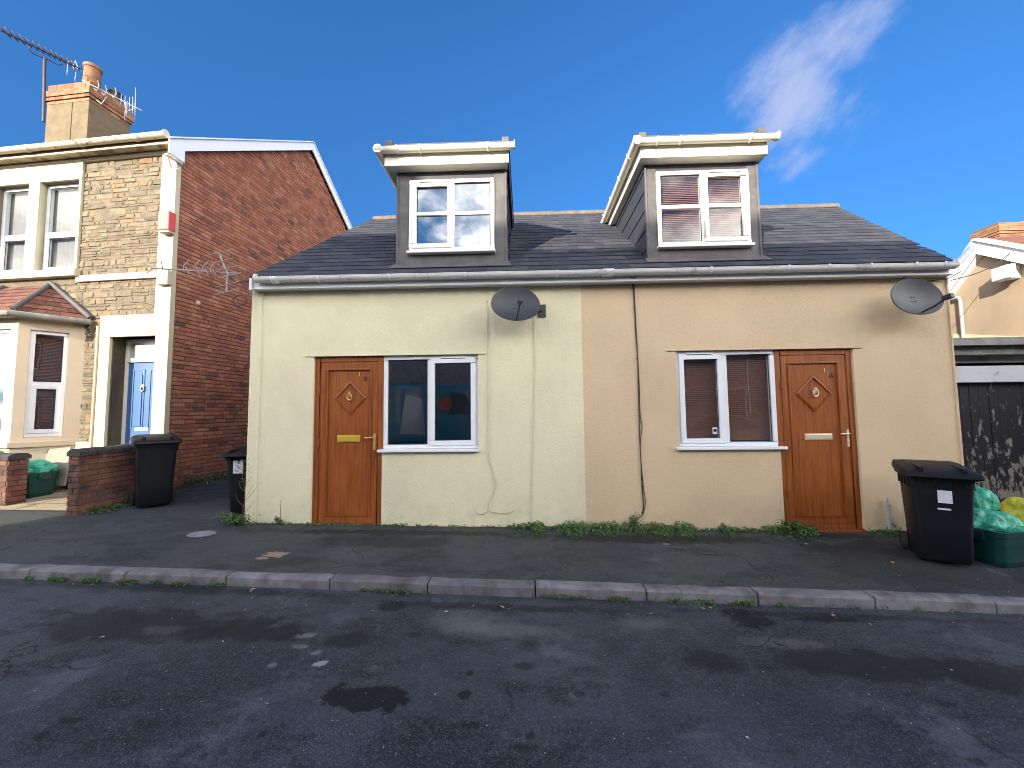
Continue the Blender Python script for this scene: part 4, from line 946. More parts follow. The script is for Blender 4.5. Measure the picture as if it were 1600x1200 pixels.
def pot(px, b_, h, r_, m):
    a = cf.hit(px, 125, b_)[0]; q = MB(cf); q.lathe([(0, 0), (r_*1.05, 0), (r_, .05), (r_*.92, h*.85), (r_*1.05, h*.88), (r_*1.08, h*.97), (r_*1.0, h), (r_*.8, h), (r_*.8, h*.5), (0, h*.5)], (a, b_, zC+.01), 24)
    return q.build('chimney_pot', m, ch, smooth=True)
pot(144, .30, .72, .185, M['pot']); pot(181, .80, .36, .16, M['dishc'])

# bay window
bay0 = fp(130, 600)[0]; bD = .62; bayA = FF.hit(22, 600, -bD)[0]
zT, zS = fp(128, 508)[1], plT+.02
zb2 = FF.hit(60, 497, -bD*.6)[1]; bayB = bayA-1.35; bay1 = bayB-(bay0-bayA)
def bayframe(P, Q):
    a = Q-P; L = a.length; a = a/L; return Fr(P, a, Vector((0, 0, 1)).cross(a).normalized(), (0, 0, 1)), L
zb2 = zT+.02
pA, pB, pC, pD = FF.p((bay1, 0, 0)), FF.p((bayB, -bD, 0)), FF.p((bayA, -bD, 0)), FF.p((bay0, 0, 0))
q = MB(FF); bayroot = None
fs, Ls = bayframe(pC, pD); ff_, Lf = bayframe(pB, pC); fl_, Ll = bayframe(pA, pB)
def bw_px(px, py): return fs.hit(px, py)
w0, w1 = bw_px(42, 600)[0], bw_px(103, 600)[0]; wz1, wz0 = bw_px(72, 517)[1], bw_px(66, 683)[1]
mm = []
b_ = wall_holes(fs, 0, Ls, G1, zb2, [(w0, w1, wz0, wz1)], .08); bay = b_.build('bay_window', M['bayp'], th, merge=False); bay['label'] = 'splayed ground-floor bay'
b_ = wall_holes(ff_, 0, Lf, G1, zb2, [(.12, Lf-.14, wz0, wz1)], .08); b_.build('bay_wall', M['paint'], bay, merge=False)
b_ = wall_holes(fl_, 0, Ll, G1, zb2, [(.2, Ll-.2, wz0, wz1)], .08); b_.build('bay_wall', M['bayp'], bay, merge=False)
def baywin(fr, x0, x1):
    mid = wz0+(wz1-wz0)*.50
    w = window(fr, x0+.002, x1-.002, wz0+.002, wz1-.002, .05, [(x0+.05, x1-.05, mid+.03, wz1-.055, 0), (x0+.05, x1-.05, wz0+.075, mid-.03, .055)], th, bars=((x0+.05, x1-.05, mid-.03, mid+.03),), fw=.055, blind=True, blind_m=M['blind'])
    return w
baywin(fs, w0, w1); baywin(ff_, .12, Lf-.14); baywin(fl_, .2, Ll-.2)
q = MB(FF); e = .07; P = lambda a, b, z: (a, b, z)
for z0, z1, e in ((plT-.05, plT+.03, .05), (G1+.0, G1+.02, .02)):
    q.ext([(bay0+e, .05, z0), (bayA+e*.6, -bD-e, z0), (bayB-e*.6, -bD-e, z0), (bay1-e, .05, z0)], (0, 0, z1-z0))
q.build('bay_sill', M['bayp'], bay)
# bay roof: hipped tiles, lead hips, gutter
e = .13; zr1 = fp(80, 446)[1]; apx = fp(82, 446)[0]
q = MB(FF); E = [(bay0+e*.8, -.02, zb2+.06), (bayA+e*.6, -bD-e, zb2+.06), (bayB-e*.6, -bD-e, zb2+.06), (bay1-e*.8, -.02, zb2+.06)]
top0, top1 = (apx, -.01, zr1), (bay1+.45, -.01, zr1)
def course(A, B_, C, D, n):   # eaves A-B, top D-C
    A, B_, C, D = map(Vector, (A, B_, C, D)); nr = (B_-A).cross(D-A).normalized()
    if nr.z < 0: nr = -nr
    for i in range(n):
        s0, s1 = i/n, (i+1)/n; L0_, R0_ = A.lerp(D, s0), B_.lerp(C, s0); L1_, R1_ = A.lerp(D, s1), B_.lerp(C, s1); k = max(1, int((R0_-L0_).length/.17))
        for j in range(k):
            t0, t1 = j/k, (j+1)/k; tt = random.random(); u = .014+random.uniform(-.003, .003)
            p = [L0_.lerp(R0_, t0+.01/k)+nr*u, L0_.lerp(R0_, t1-.01/k)+nr*u, L1_.lerp(R1_, t1-.01/k)+nr*.002, L1_.lerp(R1_, t0+.01/k)+nr*.002]
            q.face(p, tt); q.face([p[0]-nr*u, p[1]-nr*u, p[1], p[0]], tt*.4)
course(E[1], E[0], top0, top0, 7); course(E[2], E[1], top0, top1, 7); course(E[3], E[2], top1, top1, 7)
q.build('bay_roof', M['tile'], bay, merge=False)
q = MB(FF); q.tube([Vector(E[1])+V(0, 0, .03), Vector(top0)+V(0, -.02, .02)], .035, 8); q.tube([Vector(E[0])+V(.03, -.03, .03), Vector(top0)+V(.02, -.03, .03)], .04, 8); q.tube([Vector(E[2])+V(0, 0, .03), Vector(top1)+V(0, -.02, .02)], .035, 8)
q.build('hip_capping', M['lead'], bay)
q = MB(FF); G = [Vector(E[0])+V(.04, -.03, -.05), Vector(E[1])+V(.03, -.05, -.05), Vector(E[2])+V(-.03, -.05, -.05), Vector(E[3])+V(-.04, -.03, -.05)]
q.tube(G, .05, 12); q.build('bay_gutter', M['greytimber'], bay, smooth=True)
q = MB(FF); q.ext([(bay0+.09, .0, zb2-.02), (bayA+.05, -bD-.08, zb2-.02), (bayB-.05, -bD-.08, zb2-.02), (bay1-.09, .0, zb2-.02)], (0, 0, .06)); q.build('bay_fascia', M['bayp'], bay)
# ------------------------------------------------------------------ alarm boxes on the left house
def fbox(px0, py0, px1, py1, m, name, label, cat, d=.11, lid=None):
    a0, c1 = fp(px0, py0, -d); a1, c0 = fp(px1, py1, -d); q = MB(FF); q.box(a0, a1, -d-.045, -.046, c0, c1); o = tag(q.build(name, m, None, bevel=.012), label, cat)
    if lid: q = MB(FF); q.box(a0+.01, a1-.01, -d-.03, -.05, c0-.035, c0-.001); q.build('base_plate', M['paint'], o, bevel=.006)
    return o
fbox(251, 332, 267, 360, M['red'], 'alarm_box', 'red alarm box high on the cream corner strip of the stone-fronted house', 'alarm box', .13, True)
fbox(249, 423, 265, 445, M['paint'], 'alarm_box', 'small white box under the aerial on the cream corner strip', 'alarm box', .08)
a, c = gfp(310, 473, -.01); q = MB(GF); q.lathe([(0, -.02), (.035, -.018), (.04, 0)], (a, 0, c), 16, 'y'); tag(q.build('vent_cap', M['bayp'], None), 'small round pale cap on the red brick end wall', 'vent cap')
# cable loop from the eaves
q = MB(FF); P = [fp(258, 233, -.07), fp(262, 250, -.07), (fp(266, 262, -.07)), fp(275, 265, -.07), fp(282, 262, -.07)]; q.tube([(a, -.06, c) for a, c in P], .008, 6); tag(q.build('cable', M['bayp'], None, smooth='all'), 'pale cable looping below the eaves at the corner of the stone-fronted house', 'cable')

# ------------------------------------------------------------------ aerials
def at(px, py, y): d = pix_dir(px, py); return V(0, 0, CZ)+d*(y/d.y)
def aerial(boom, elems, label, m, mast=None, er=.006, br=.012, group='television aerials', extra=None):
    o = thing('tv_aerial', label, 'aerial', boom[0], group)
    q = MB(); q.tube(boom, br, 8); q.build('boom', m, o)
    for e_ in elems:
        q = MB(); q.tube(e_, er, 6); q.build('element', m if not extra else extra, o, smooth='all')
    if mast: q = MB(); q.tube(mast[0], mast[1], 10); q.build('mast', mast[2], o)
    return o
YA = 9.5
bo = [at(0, 47, YA-2.6), at(128, 109, YA)]
el = []
for k in range(13):
    p = bo[0].lerp(bo[1], .03+k*.072); el.append([p+V(.03, .10, -.04), p+V(-.01, -.10, .09)])
aerial(bo, el, 'long dark rooftop aerial on a tall mast left of the chimney', M['darkmetal'], ([at(70, 90, YA-1.1), at(68, 190, YA-1.1)], .028, M['darkmetal']), .012, .016)
q = MB(); P = [at(47, 70, YA-1.3), at(46, 78, YA-1.3), at(52, 84, YA-1.2), at(72, 92, YA-1.1), at(92, 102, YA-.5), at(98, 100, YA-.4), at(97, 95, YA-.4)]; q.tube(P, .012, 6)
tag(q.build('aerial_bracket', M['darkmetal'], None, smooth='all'), 'dark bent strut slung below the long rooftop aerial', 'bracket')
# small aerials on the chimney
c0 = at(118, 103, YA-.1); bm = [at(104, 97, YA), at(128, 111, YA-.1)]
aerial(bm, [[at(106, 100, YA), at(105, 118, YA)], [at(118, 95, YA), at(114, 103, YA), at(117, 112, YA), at(121, 104, YA), at(118, 95, YA)], [at(119, 112, YA), at(117, 128, YA)], [at(100, 97, YA), at(112, 97, YA)]], 'small pale aerial at the end of the long dark boom', M['alu'], None, .012, .012)
YB = 8.9
bm = [at(128, 125, YB), at(222, 173, YB+.1)]
el = []
for (x, y, h) in ((151, 135, 9), (163, 142, 9), (178, 146, 9)):
    el.append([at(x+2, y-h, YB), at(x+4, y, YB), at(x, y+h*.8, YB), at(x-4, y+h*.3, YB)])
for (x, y, h) in ((190, 156, 9), (196, 159, 9), (203, 162, 10), (208, 165, 14), (199, 170, 12), (212, 162, 25)):
    el.append([at(x, y-h, YB), at(x-1, y+h, YB)])
el.append([at(195, 188, YB), at(197, 160, YB)]); el.append([at(196, 176, YB), at(212, 168, YB)])
aerial(bm, el, 'pale aerial with looped rods in front of the chimney cap', M['alu'], ([at(152, 157, YB+.2), at(159, 163, YB+.1), at(167, 152, YB)], .016, M['alu']), .010, .012)
# aerial on the cottage corner
YC = 4.72
bm = [at(236, 419, YC+.25), at(368, 427, YC)]
el = []
for x in (292, 308, 322, 334):
    y = 419+(x-292)*.06; el.append([at(x+4, y-13, YC), at(x-5, y-4, YC), at(x-5, y+2, YC), at(x+4, y+3, YC)]); el.append([at(x-2, y-2, YC), at(x+4, y+9, YC), at(x-3, y+12, YC)])
for x, y, w in ((341, 395, 20), (346, 408, 19), (351, 420, 20), (356, 431, 20), (356, 444, 20), (354, 456, 20)):
    el.append([at(x-w, y+5, YC-.05), at(x+w, y-5, YC-.05)])
el.append([at(227, 412, YC+.3), at(240, 419, YC+.3), at(229, 427, YC+.3)])
el.append([at(254, 420, YC+.2), at(252, 408, YC+.2)])
o = aerial(bm, el, 'aerial with crossed rods reaching out from the left corner of the cream cottage', M['alu'], ([at(357, 430, YC), at(368, 441, YC), at(393, 439, 4.78)], .012, M['darkmetal']), .0055, .010)
q = MB(); q.tube([at(342, 394, YC-.02), at(348, 410, YC-.02), at(357, 430, YC-.02)], .010, 8); q.tube([at(355, 431, YC-.02), at(354, 455, YC-.02)], .010, 8); q.build('reflector_spine', M['alu'], o)
q = MB(); P = [V(HL, 4.86, CZ+1.50)+V(-.13+.09*math.cos(t_), -.03, -.06+.07*math.sin(t_)) for t_ in [i*math.pi/8 for i in range(17)]]; q.tube(P, .006, 6); q.build('cable_coil', M['cableb'], o, smooth='all')

# ------------------------------------------------------------------ wheelie bins
def wheelie(label, lo):
    o = thing('wheelie_bin', label, 'wheelie bin', (0, 0, 0), 'black wheelie bins')
    def ring(w, d, z, yo=0, r=.05, n=4):
        P = []
        for cx_, cy_, a0 in ((w/2-r, -d/2+r, -90), (w/2-r, d/2-r, 0), (-w/2+r, d/2-r, 90), (-w/2+r, -d/2+r, 180)):
            for k in range(n+1): a = R(a0+90*k/n); P.append((cx_+math.cos(a)*r, cy_+math.sin(a)*r+yo, z))
        return P
    def loft(rings, caps=True):
        q = MB()
        for A, B_ in zip(rings, rings[1:]):
            for k in range(len(A)): q.face([A[k], A[(k+1) % len(A)], B_[(k+1) % len(A)], B_[k]])
        if caps: q.face(rings[0][::-1]); q.face(rings[-1])
        return q
    rs = [ring(.42, .46, .03, .03), ring(.44, .49, .06, .02), ring(.455, .52, .35, .01), ring(.50, .585, .80, -.0), ring(.53, .62, .90, -.0), ring(.575, .665, .905, 0), ring(.575, .665, .945, 0)]
    loft(rs).build('body', M['bin'], o, smooth=True)
    q = MB()  # ribs below the rim, foot recess
    for s_ in (-1, 1):
        for k in range(4): y = -.2+k*.13; q.box(s_*.262-.012, s_*.262+.012, y-.012, y+.012, .80, .905); q.cut()
    for x in (-.18, -.06, .06, .18): q.box(x-.008, x+.008, -.318, -.285, .83, .905); q.cut()
    q.box(-.24, .24, -.335, -.30, .885, .944)
    parts(q, 'rim_rib', M['bin'], o, bevel=.003)
    # lid: slopes to the front, raised centre, lip and rear hinge bar
    def lidring(w, y0, y1, z0, z1, r=.03): 
        P = ring(w, y1-y0, 0, (y0+y1)/2, r); return [(x, y, z0+(z1-z0)*(y-y0)/(y1-y0)) for x, y, _ in P]
    L = [lidring(.60, -.395, .33, .925, .955), lidring(.61, -.405, .33, .935, .965), lidring(.605, -.40, .34, .965, 1.01), lidring(.57, -.37, .34, .985, 1.03), lidring(.48, -.24, .29, 1.005, 1.045), lidring(.44, -.21, .26, 1.015, 1.05)]
    lid = loft(L).build('lid', M['bin'], o, smooth=True)
    q = MB()
    for x in (-.17, .17): q.box(x-.02, x+.02, -.36, .26, .99, 1.035); q.cut()
    parts(q, 'lid_rib', M['bin'], lid, bevel=.008)
    q = MB(); q.tube([(-.27, .40, 1.015), (.27, .40, 1.015)], .017, 10)
    for x in (-.25, -.09, .09, .25): q.box(x-.018, x+.018, .31, .405, .96, 1.03)
    q.box(-.285, .285, .33, .352, .93, 1.03); q.build('handle', M['bin'], o, bevel=.004)
    for s_ in (-1, 1):
        q = MB(); q.lathe([(0, -.022), (.06, -.022), (.065, -.03), (.10, -.025), (.105, 0), (.10, .025), (.065, .03), (.06, .022), (0, .022)], (s_*.255, .255, .105), 24, 'x')
        w = q.build('wheel', M['tyre'], o, smooth=True)
        q = MB(); q.lathe([(0, -.035), (.03, -.035), (.035, -.022)], (s_*.255, .255, .105), 12, 'x'); q.lathe([(.035, .022), (.03, .035), (0, .035)], (s_*.255, .255, .105), 12, 'x'); q.build('hub', M['bin'], w, smooth=True)
    q = MB(); q.tube([(-.25, .255, .105), (.25, .255, .105)], .012, 8); q.build('axle', M['darkmetal'], o)
    return o
def copy_tree(o, parent=None):
    c = o.copy(); COL.objects.link(c)
    if parent: c.parent = parent
    for ch_ in list(o.children): copy_tree(ch_, c)
    return c
def bin_at(o, x, y, rz, sc):
    o.location = (x, y, GZ(x, y)+.0); o.rotation_euler = (0, 0, R(rz)); o.scale = sc
proto = wheelie('black wheelie bin by the right-hand brown door, white sticker on its front', None)
b2 = copy_tree(proto); b2['label'] = 'black wheelie bin in front of the blue door beside the low brick garden wall'
b3 = copy_tree(proto); b3['label'] = 'dark wheelie bin half hidden behind the left corner of the cream cottage'
bin_at(proto, 4.06, 4.12, -32, (.84, .84, .90)); bin_at(b2, -5.38, 5.6, 48, (.86, .86, .97)); bin_at(b3, -3.79, 5.4, 12, (.84, .9, .84))
q = MB(); q.box(-.045, .07, -.298, -.292, .66, .79)
o = q.build('sticker', M['sticker'], proto)
q = MB(); q.box(-.05, .055, -.289, -.284, .588, .606); q.build('sticker', M['sticker'], proto)
q = MB(); q.box(-.14, .0, -.303, -.297, .66, .86); o = q.build('sticker', M['sticker'], b3)
q = MB()
for k, (x0, x1) in enumerate(((-.12, -.03), (-.11, -.05), (-.09, -.02), (-.12, -.06))): q.face([(x0, -.3035, .83-k*.04), (x1, -.3035, .80-k*.04), (x1, -.3035, .81-k*.04), (x0, -.3035, .84-k*.04)])
q.build('print', M['ink'], o, merge=False)

# ------------------------------------------------------------------ recycling boxes and bags
def rbox(x, y, rz, label, s=(1, 1, 1)):
    o = thing('recycling_box', label, 'recycling box', (0, 0, 0), 'green recycling boxes')
    def ring(w, d, z, r=.05):
        P = []
        for cx_, cy_, a0 in ((w/2-r, -d/2+r, -90), (w/2-r, d/2-r, 0), (-w/2+r, d/2-r, 90), (-w/2+r, -d/2+r, 180)):
            for k in range(5): a = R(a0+22.5*k); P.append((cx_+math.cos(a)*r, cy_+math.sin(a)*r, z))
        return P
    q = MB(); rs = [ring(.46, .30, 0, .06), ring(.48, .32, .02, .06), ring(.53, .37, .27, .06), ring(.55, .39, .275, .06), ring(.565, .405, .33, .06), ring(.55, .39, .335, .06), ring(.53, .37, .32, .06), ring(.50, .34, .05, .06)]
    for A, B_ in zip(rs, rs[1:]):
        for k in range(len(A)): q.face([A[k], A[(k+1) % len(A)], B_[(k+1) % len(A)], B_[k]])
    q.face(rs[0][::-1]); q.face(rs[-1]); q.build('tub', M['box_g'], o, smooth=True)
    q = MB()
    for s_ in (-1, 1): q.box(s_*.285-.012, s_*.285+.012, -.07, .07, .235, .325); q.cut()
    parts(q, 'handle', M['box_g'], o, bevel=.005)
    o.location = (x, y, GZ(x, y)); o.rotation_euler = (0, 0, R(rz)); o.scale = s; return o
def bag(x, y, z, sx, sy, sz, m, label, seed, knot=None, name='recycling_bag'):
    bm = bmesh.new(); bmesh.ops.create_icosphere(bm, subdivisions=5, radius=1)
    for v in bm.verts:
        p = v.co.copy(); n_ = noise.noise(p*1.3+V(seed, 0, 0))*.28; ang = math.atan2(p.y, p.x)
        cr = abs(noise.noise(V(math.cos(ang)*2.3, math.sin(ang)*2.3, p.z*1.1+seed)))*.22+abs(noise.noise(p*4.5+V(0, seed, 0)))*.07
        k = 1+n_-cr
        v.co = V(p.x*k*sx, p.y*k*sy, max(-.75, p.z*k)*sz)
        if knot and p.z > .8: t_ = (p.z-.8)/.2; v.co.x *= 1-.8*t_; v.co.y *= 1-.8*t_; v.co.z += knot*t_*t_
    me = bpy.data.meshes.new(name); bm.to_mesh(me); bm.free(); me.materials.append(m)
    for p in me.polygons: p.use_smooth = True
    o = bpy.data.objects.new(name, me); COL.objects.link(o); o.location = (x, y, z); return tag(o, label, 'plastic bag', 'recycling bags')
P = gp(1590, 880)
rx_, ry_ = P.x-.02, P.y+.22
o = rbox(4.62, 4.12, 12, 'teal green recycling box beside the wheelie bin at the right, green bags piled on it')
Z0 = GZ(4.6, 4.1)
bag(4.58, 4.16, Z0+.36, .24, .19, .14, M['bag_g'], 'crumpled green plastic bag lying in the teal box next to the right-hand bin', 1.7)
bag(4.66, 4.36, Z0+.52, .20, .17, .17, M['bag_g'], 'upper green plastic bag standing behind the teal box, highest of the bags', 4.2, .05)
o = rbox(5.28, 4.35, 0, 'green recycling box at the right edge of the picture, under a yellow bag')
bag(5.18, 4.3, Z0+.40, .24, .2, .17, M['bag_y'], 'yellow plastic bag at the right edge of the picture', 9.1)
g1 = gp(45, 778); g2 = gp(92, 770)
o = rbox(g1.x-.1, g1.y+.10, -10, 'dark green recycling box in the left front garden with a green bag over it', (.95, 1, 1.15))
bag(o.location.x, o.location.y, o.location.z+.44, .34, .24, .13, M['bag_g'], 'green plastic bag draped over the box in the left front garden', 6.6)
o = rbox(g2.x+.1, g2.y+.32, 5, 'second green box in the left front garden close to the brick wall', (.9, 1, 1.2))
bag(-8.55, 5.9, 1.0, .2, .18, .12, M['bag_g'], 'green plastic bag above the low wall at the left edge of the picture', 3.3)
# pale board leaning under the bay
A = at(32, 706, 6.35); B_ = at(104, 699, 6.25)
q = MB(); q.hexa([(A.x, A.y, A.z-.62), (B_.x, B_.y, B_.z-.62), (B_.x, B_.y+.06, B_.z), (A.x, A.y+.06, A.z), (A.x, A.y+.03, A.z-.62), (B_.x, B_.y+.03, B_.z-.62), (B_.x, B_.y+.09, B_.z), (A.x, A.y+.09, A.z)])
tag(q.build('board', mat('pale_board', (.26, .25, .21), .8, .2, 6), None, bevel=.004), 'pale board leaning on the bay wall behind the green boxes', 'board')

# ------------------------------------------------------------------ brick garden walls
def garden_wall(fr, L, T_, H, label, seed, ztop0, ztop1, gnd):
    o = thing('garden_wall', label, 'garden wall', fr.o, None)
    top = lambda a: ztop0+(ztop1-ztop0)*a/L
    q = MB(fr); q.box(.012, L-.012, .012, T_-.012, gnd, min(ztop0, ztop1)-.02); q.build('core', M['mortar'], o)
    for f2, LL, tf in ((fr, L, lambda a, k: top(a)), (Fr(fr.p((L, 0, 0)), fr.b, -fr.a), T_, lambda a, k: ztop1), (Fr(fr.p((0, T_, 0)), -fr.b, fr.a), T_, lambda a, k: ztop0), (Fr(fr.p((L, T_, 0)), -fr.a, -fr.b), L, lambda a, k: min(ztop0, ztop1))):
        bricks(f2, 0.001, LL-.001, gnd, tf, M['gbrick'], o, 'brickwork', bw=.225 if LL > .3 else LL, jit=.006)
    q = MB(fr); n = max(2, int(L/.105)); random.seed(seed)
    for i in range(n):
        a0, a1 = -.02+(L+.04)*i/n+.004, -.02+(L+.04)*(i+1)/n-.004; z = top((a0+a1)/2)+random.uniform(-.004, .006)
        prof = [(-.02, z), (-.02, z+.05), (.02, z+.085), (T_*.5, z+.098), (T_-.02, z+.085), (T_+.02, z+.05), (T_+.02, z)]
        q.ext([(a0, y, zz) for y, zz in prof], (a1-a0, 0, 0), random.random())
    q.build('coping', M['cope'], o, merge=False); return o
p0 = gp(119, 806); pe = gp(95, 800)
gA = V(p0.x, p0.y, 0); gB = V(gA.x+.02, 6.47, 0); d_ = (gB-gA); LG = d_.length; d_.normalize()
fr = Fr(gA, d_, Vector((0, 0, 1)).cross(d_)); T_ = .15
zt0 = CZ-.46-.09; ztp = at(122, 702, gA.y).z-.09
garden_wall(fr, LG, T_, .9, 'low red brick garden wall running back to the house beside the left bin', 3, ztp, ztp, GZ(gA.x, gA.y)-.1)
e_ = gp(8, 792); fr = Fr((e_.x-2.6, e_.y+.12, 0), V(2.6, -.12, 0).normalized(), Vector((0, 0, 1)).cross(V(2.6, -.12, 0).normalized()))
ztl = at(14, 710, e_.y).z-.09
garden_wall(fr, 2.6, .225, .9, 'low orange-lit brick front wall at the left edge of the picture', 4, ztl, ztl, GZ(e_.x, e_.y)-.1)
# front path between the walls
q = MB(); y1 = 6.55
def gpt(x, y): return (x, y, PZ(x, y)+.012)
X0, X1 = -12, gA.x-.16
for i in range(12):
    for j in range(4):
        xa, xb = X0+(X1-X0)*i/12, X0+(X1-X0)*(i+1)/12; ya, yb_ = 5.28+.33*j, 5.28+.33*(j+1)-.012; q.face([gpt(xa+.006, ya), gpt(xb-.006, ya), gpt(xb-.006, yb_), gpt(xa+.006, yb_)])
struct(q.build('path', M['slab'], merge=False))
# pale round cover / patch in the pavement
P = gp(315, 835); q = MB(); n = 28
pts = [V(P.x+math.cos(2*math.pi*i/n)*.15*(1+.16*noise.noise(V(i*.5, 1, 0))), P.y+math.sin(2*math.pi*i/n)*.11, 0) for i in range(n)]
q.face([(p.x, p.y, PZ(p.x, p.y)+.006) for p in pts]); tag(q.build('drain_cover', mat('pale_cover', (.22, .215, .23), .8, .3, 12, .5, 60), None), 'pale oval cover set in the pavement near the left corner of the cream cottage', 'drain cover')

# ------------------------------------------------------------------ conduit beside the right bin
A = at(1391, 832, 4.86); A.z = zb_r-.02; Bq = at(1388, 788, 4.86); o = thing('conduit_stub', 'short grey plastic pipe with a small tap stem against the tan wall beside the bin', 'pipe', A)
q = MB(); q.tube([A, V(A.x, 4.86, Bq.z)], .019, 12); q.tube([V(A.x, 4.86, Bq.z-.02), V(A.x, 4.86, Bq.z+.002)], .023, 12); q.build('pipe', M['cowall'], o, smooth=True)
q = MB(); q.tube([V(A.x, 4.86, Bq.z), V(A.x-.006, 4.865, Bq.z+.075)], .006, 8); q.box(A.x-.03, A.x+.02, 4.855, 4.868, Bq.z+.028, Bq.z+.036); q.build('tap_stem', M['alu'], o)

# ------------------------------------------------------------------ right-hand neighbours
# garage with rough post, pale beam, peeling black boards
GYY = 5.12; GR = Fr((0, GYY, 0)); gh = lambda px, py, b=0: GR.hit(px, py, b)
ga = thing('garage', 'lean-to garage with pale timber beam and peeling black boarded door at the right', 'garage', (6.3, GYY, .1))
gx0 = 5.02; gx1 = 9.5; bz0, bz1 = gh(1560, 597)[1], gh(1560, 571)[1]; tz0, tz1 = gh(1560, 540)[1], gh(1560, 528)[1]
q = MB(GR); random.seed(3)
z = -.05
while z < tz0+.05:      # rough edge of masonry beside the cottage
    h = random.uniform(.05, .13); w = .25+random.uniform(-.02, .03); q.box(gx0-.02, gx0+w-.0, -.02+random.uniform(-.012, .012), .25, z, z+h-.004); z += h
q.build('post', M['postr'], ga, bevel=.012)
q = MB(GR)
x = gx0+.24
while x < gx1: w = random.uniform(.11, .15); q.box(x, x+w-.005, .10+random.uniform(0, .006), .13, .02, bz0+.02); x += w
for z in (.25, 1.05): q.box(gx0+.24, gx1, .131, .16, z, z+.1)
q.build('door', M['gdoor'], ga, bevel=.002)
q = MB(GR); q.box(gx0+.10, gx1, .02, .10, bz0, bz1); q.build('beam', M['oldwhite'], ga, bevel=.006)
q = MB(GR); q.box(gx0+.22, gx1, .16, .20, bz1+.05, tz0-.10); q.box(gx0+.22, gx1, .02, .12, tz0-.11, tz0-.0); q.build('lintel', M['greytimber'], ga, bevel=.006)
q = MB(GR); q.hexa([(gx0+.05, -.08, tz0), (gx1, -.08, tz0), (gx1, -.06, tz1), (gx0+.05, -.06, tz1), (gx0+.05, 2.2, tz0+.05), (gx1, 2.2, tz0+.05), (gx1, 2.2, tz1+.10), (gx0+.05, 2.2, tz1+.10)]); q.build('roof', M['greytimber'], ga)
q = MB(GR); q.box(gx0, gx1, 2.0, 2.1, -.1, tz0); q.box(gx1-.05, gx1, .2, 2.0, -.1, tz0); q.build('wall', M['postr'], ga)
# rendered house behind, its end wall facing left
RX, RY = 8.0, 7.1; th14 = R(6); RF = Fr((RX, RY, 0), (-math.sin(th14), -math.cos(th14), 0), (math.cos(th14), -math.sin(th14), 0))   # a = towards the street
rhit = lambda px, py, b=0: RF.hit(px, py, b)
rh = thing('rendered_house', 'tan rendered house end wall with white barge boards behind the garage at the right', 'house', (RX, RY, 0))
ap_a, ap_c = rhit(1521, 373, -.15); l_a, l_c = rhit(1482, 428, -.15); r_a, r_c = rhit(1600, 387, -.15); ap_c -= .29; l_c -= .29; r_c -= .29
sr = (ap_c-r_c)/(r_a-ap_a); sl2 = (ap_c-l_c)/(ap_a-l_a); fa = ap_a+3.2; ba = ap_a-2.6
zf_, zb_ = ap_c-sr*3.2, ap_c-sl2*2.6
q = MB(RF); q.face([(ba, 0, -.1), (fa, 0, -.1), (fa, 0, zf_), (ap_a, 0, ap_c), (ba, 0, zb_)]); q.face([(fa, 0, -.1), (fa, 7, -.1), (fa, 7, zf_), (fa, 0, zf_)]); q.face([(ba, 0, -.1), (ba, 7, -.1), (ba, 7, zb_), (ba, 0, zb_)])
q.build('wall', M['rtan'], rh, merge=False)
q = MB(RF); bt = .24
for (a0, z0, a1, z1) in ((ap_a, ap_c, fa+.3, zf_-sr*.3), (ap_a, ap_c, ba-.2, zb_-sl2*.2)):
    q.ext([(a0, -.14, z0+.02), (a1, -.14, z1+.02), (a1, -.14, z1+.02+bt), (a0, -.14, z0+.02+bt)], (0, .03, 0))
    q.ext([(a0, -.10, z0+.01), (a1, -.10, z1+.01), (a1, -.10, z1+.02), (a0, -.10, z0+.02)], (0, .12, 0))
    q.ext([(a0, -.17, z0+.26), (a1, -.17, z1+.26), (a1, -.17, z1+.29), (a0, -.17, z0+.29)], (0, .20, 0))
q.build('barge_board', M['pvc'], rh)
q = MB(RF)
for (a0, z0, a1, z1) in ((ap_a, ap_c, fa+.3, zf_-sr*.3), (ap_a, ap_c, ba-.2, zb_-sl2*.2)): q.ext([(a0, .03, z0+.24), (a1, .03, z1+.24), (a1, .03, z1+.28), (a0, .03, z0+.28)], (0, 7, 0))
q.build('roof', M['tile'], rh)
# box on it
a0_, c0_ = rhit(1556, 425, -.30); o = thing('wall_lamp', 'boxy floodlight bracket on the tan end wall, casting a long shadow', 'lamp', RF.p((a0_, 0, c0_)))
A = rhit(1575, 427, -.12)
q = MB(RF); q.box(A[0]-.13, A[0]+.13, -.19, -.12, A[1]-.11, A[1]+.12); q.build('housing', M['pvcc'], o, bevel=.015)
q = MB(RF); q.box(A[0]-.06, A[0]+.06, -.119, .0, A[1]-.10, A[1]+.10); q.build('bracket', M['pvcc'], o, bevel=.006)
q = MB(RF); q.box(A[0]-.12, A[0]+.12, -.25, -.191, A[1]-.10, A[1]+.11); q.build('cover', M['pvc'], o, bevel=.01)
# pipe on the end wall
pz = rhit(1502, 467)[1]; pa = rhit(1503, 500, -.06)[0]
q = MB(RF); q.tube([(pa-.25, -.06, pz+.04), (pa-.02, -.06, pz+.02), (pa, -.06, pz-.04), (pa, -.06, .6)], .03, 10); tag(q.build('soil_pipe', M['cowall'], None, smooth=True), 'grey pipe bending down beside the right-hand satellite dish', 'pipe')
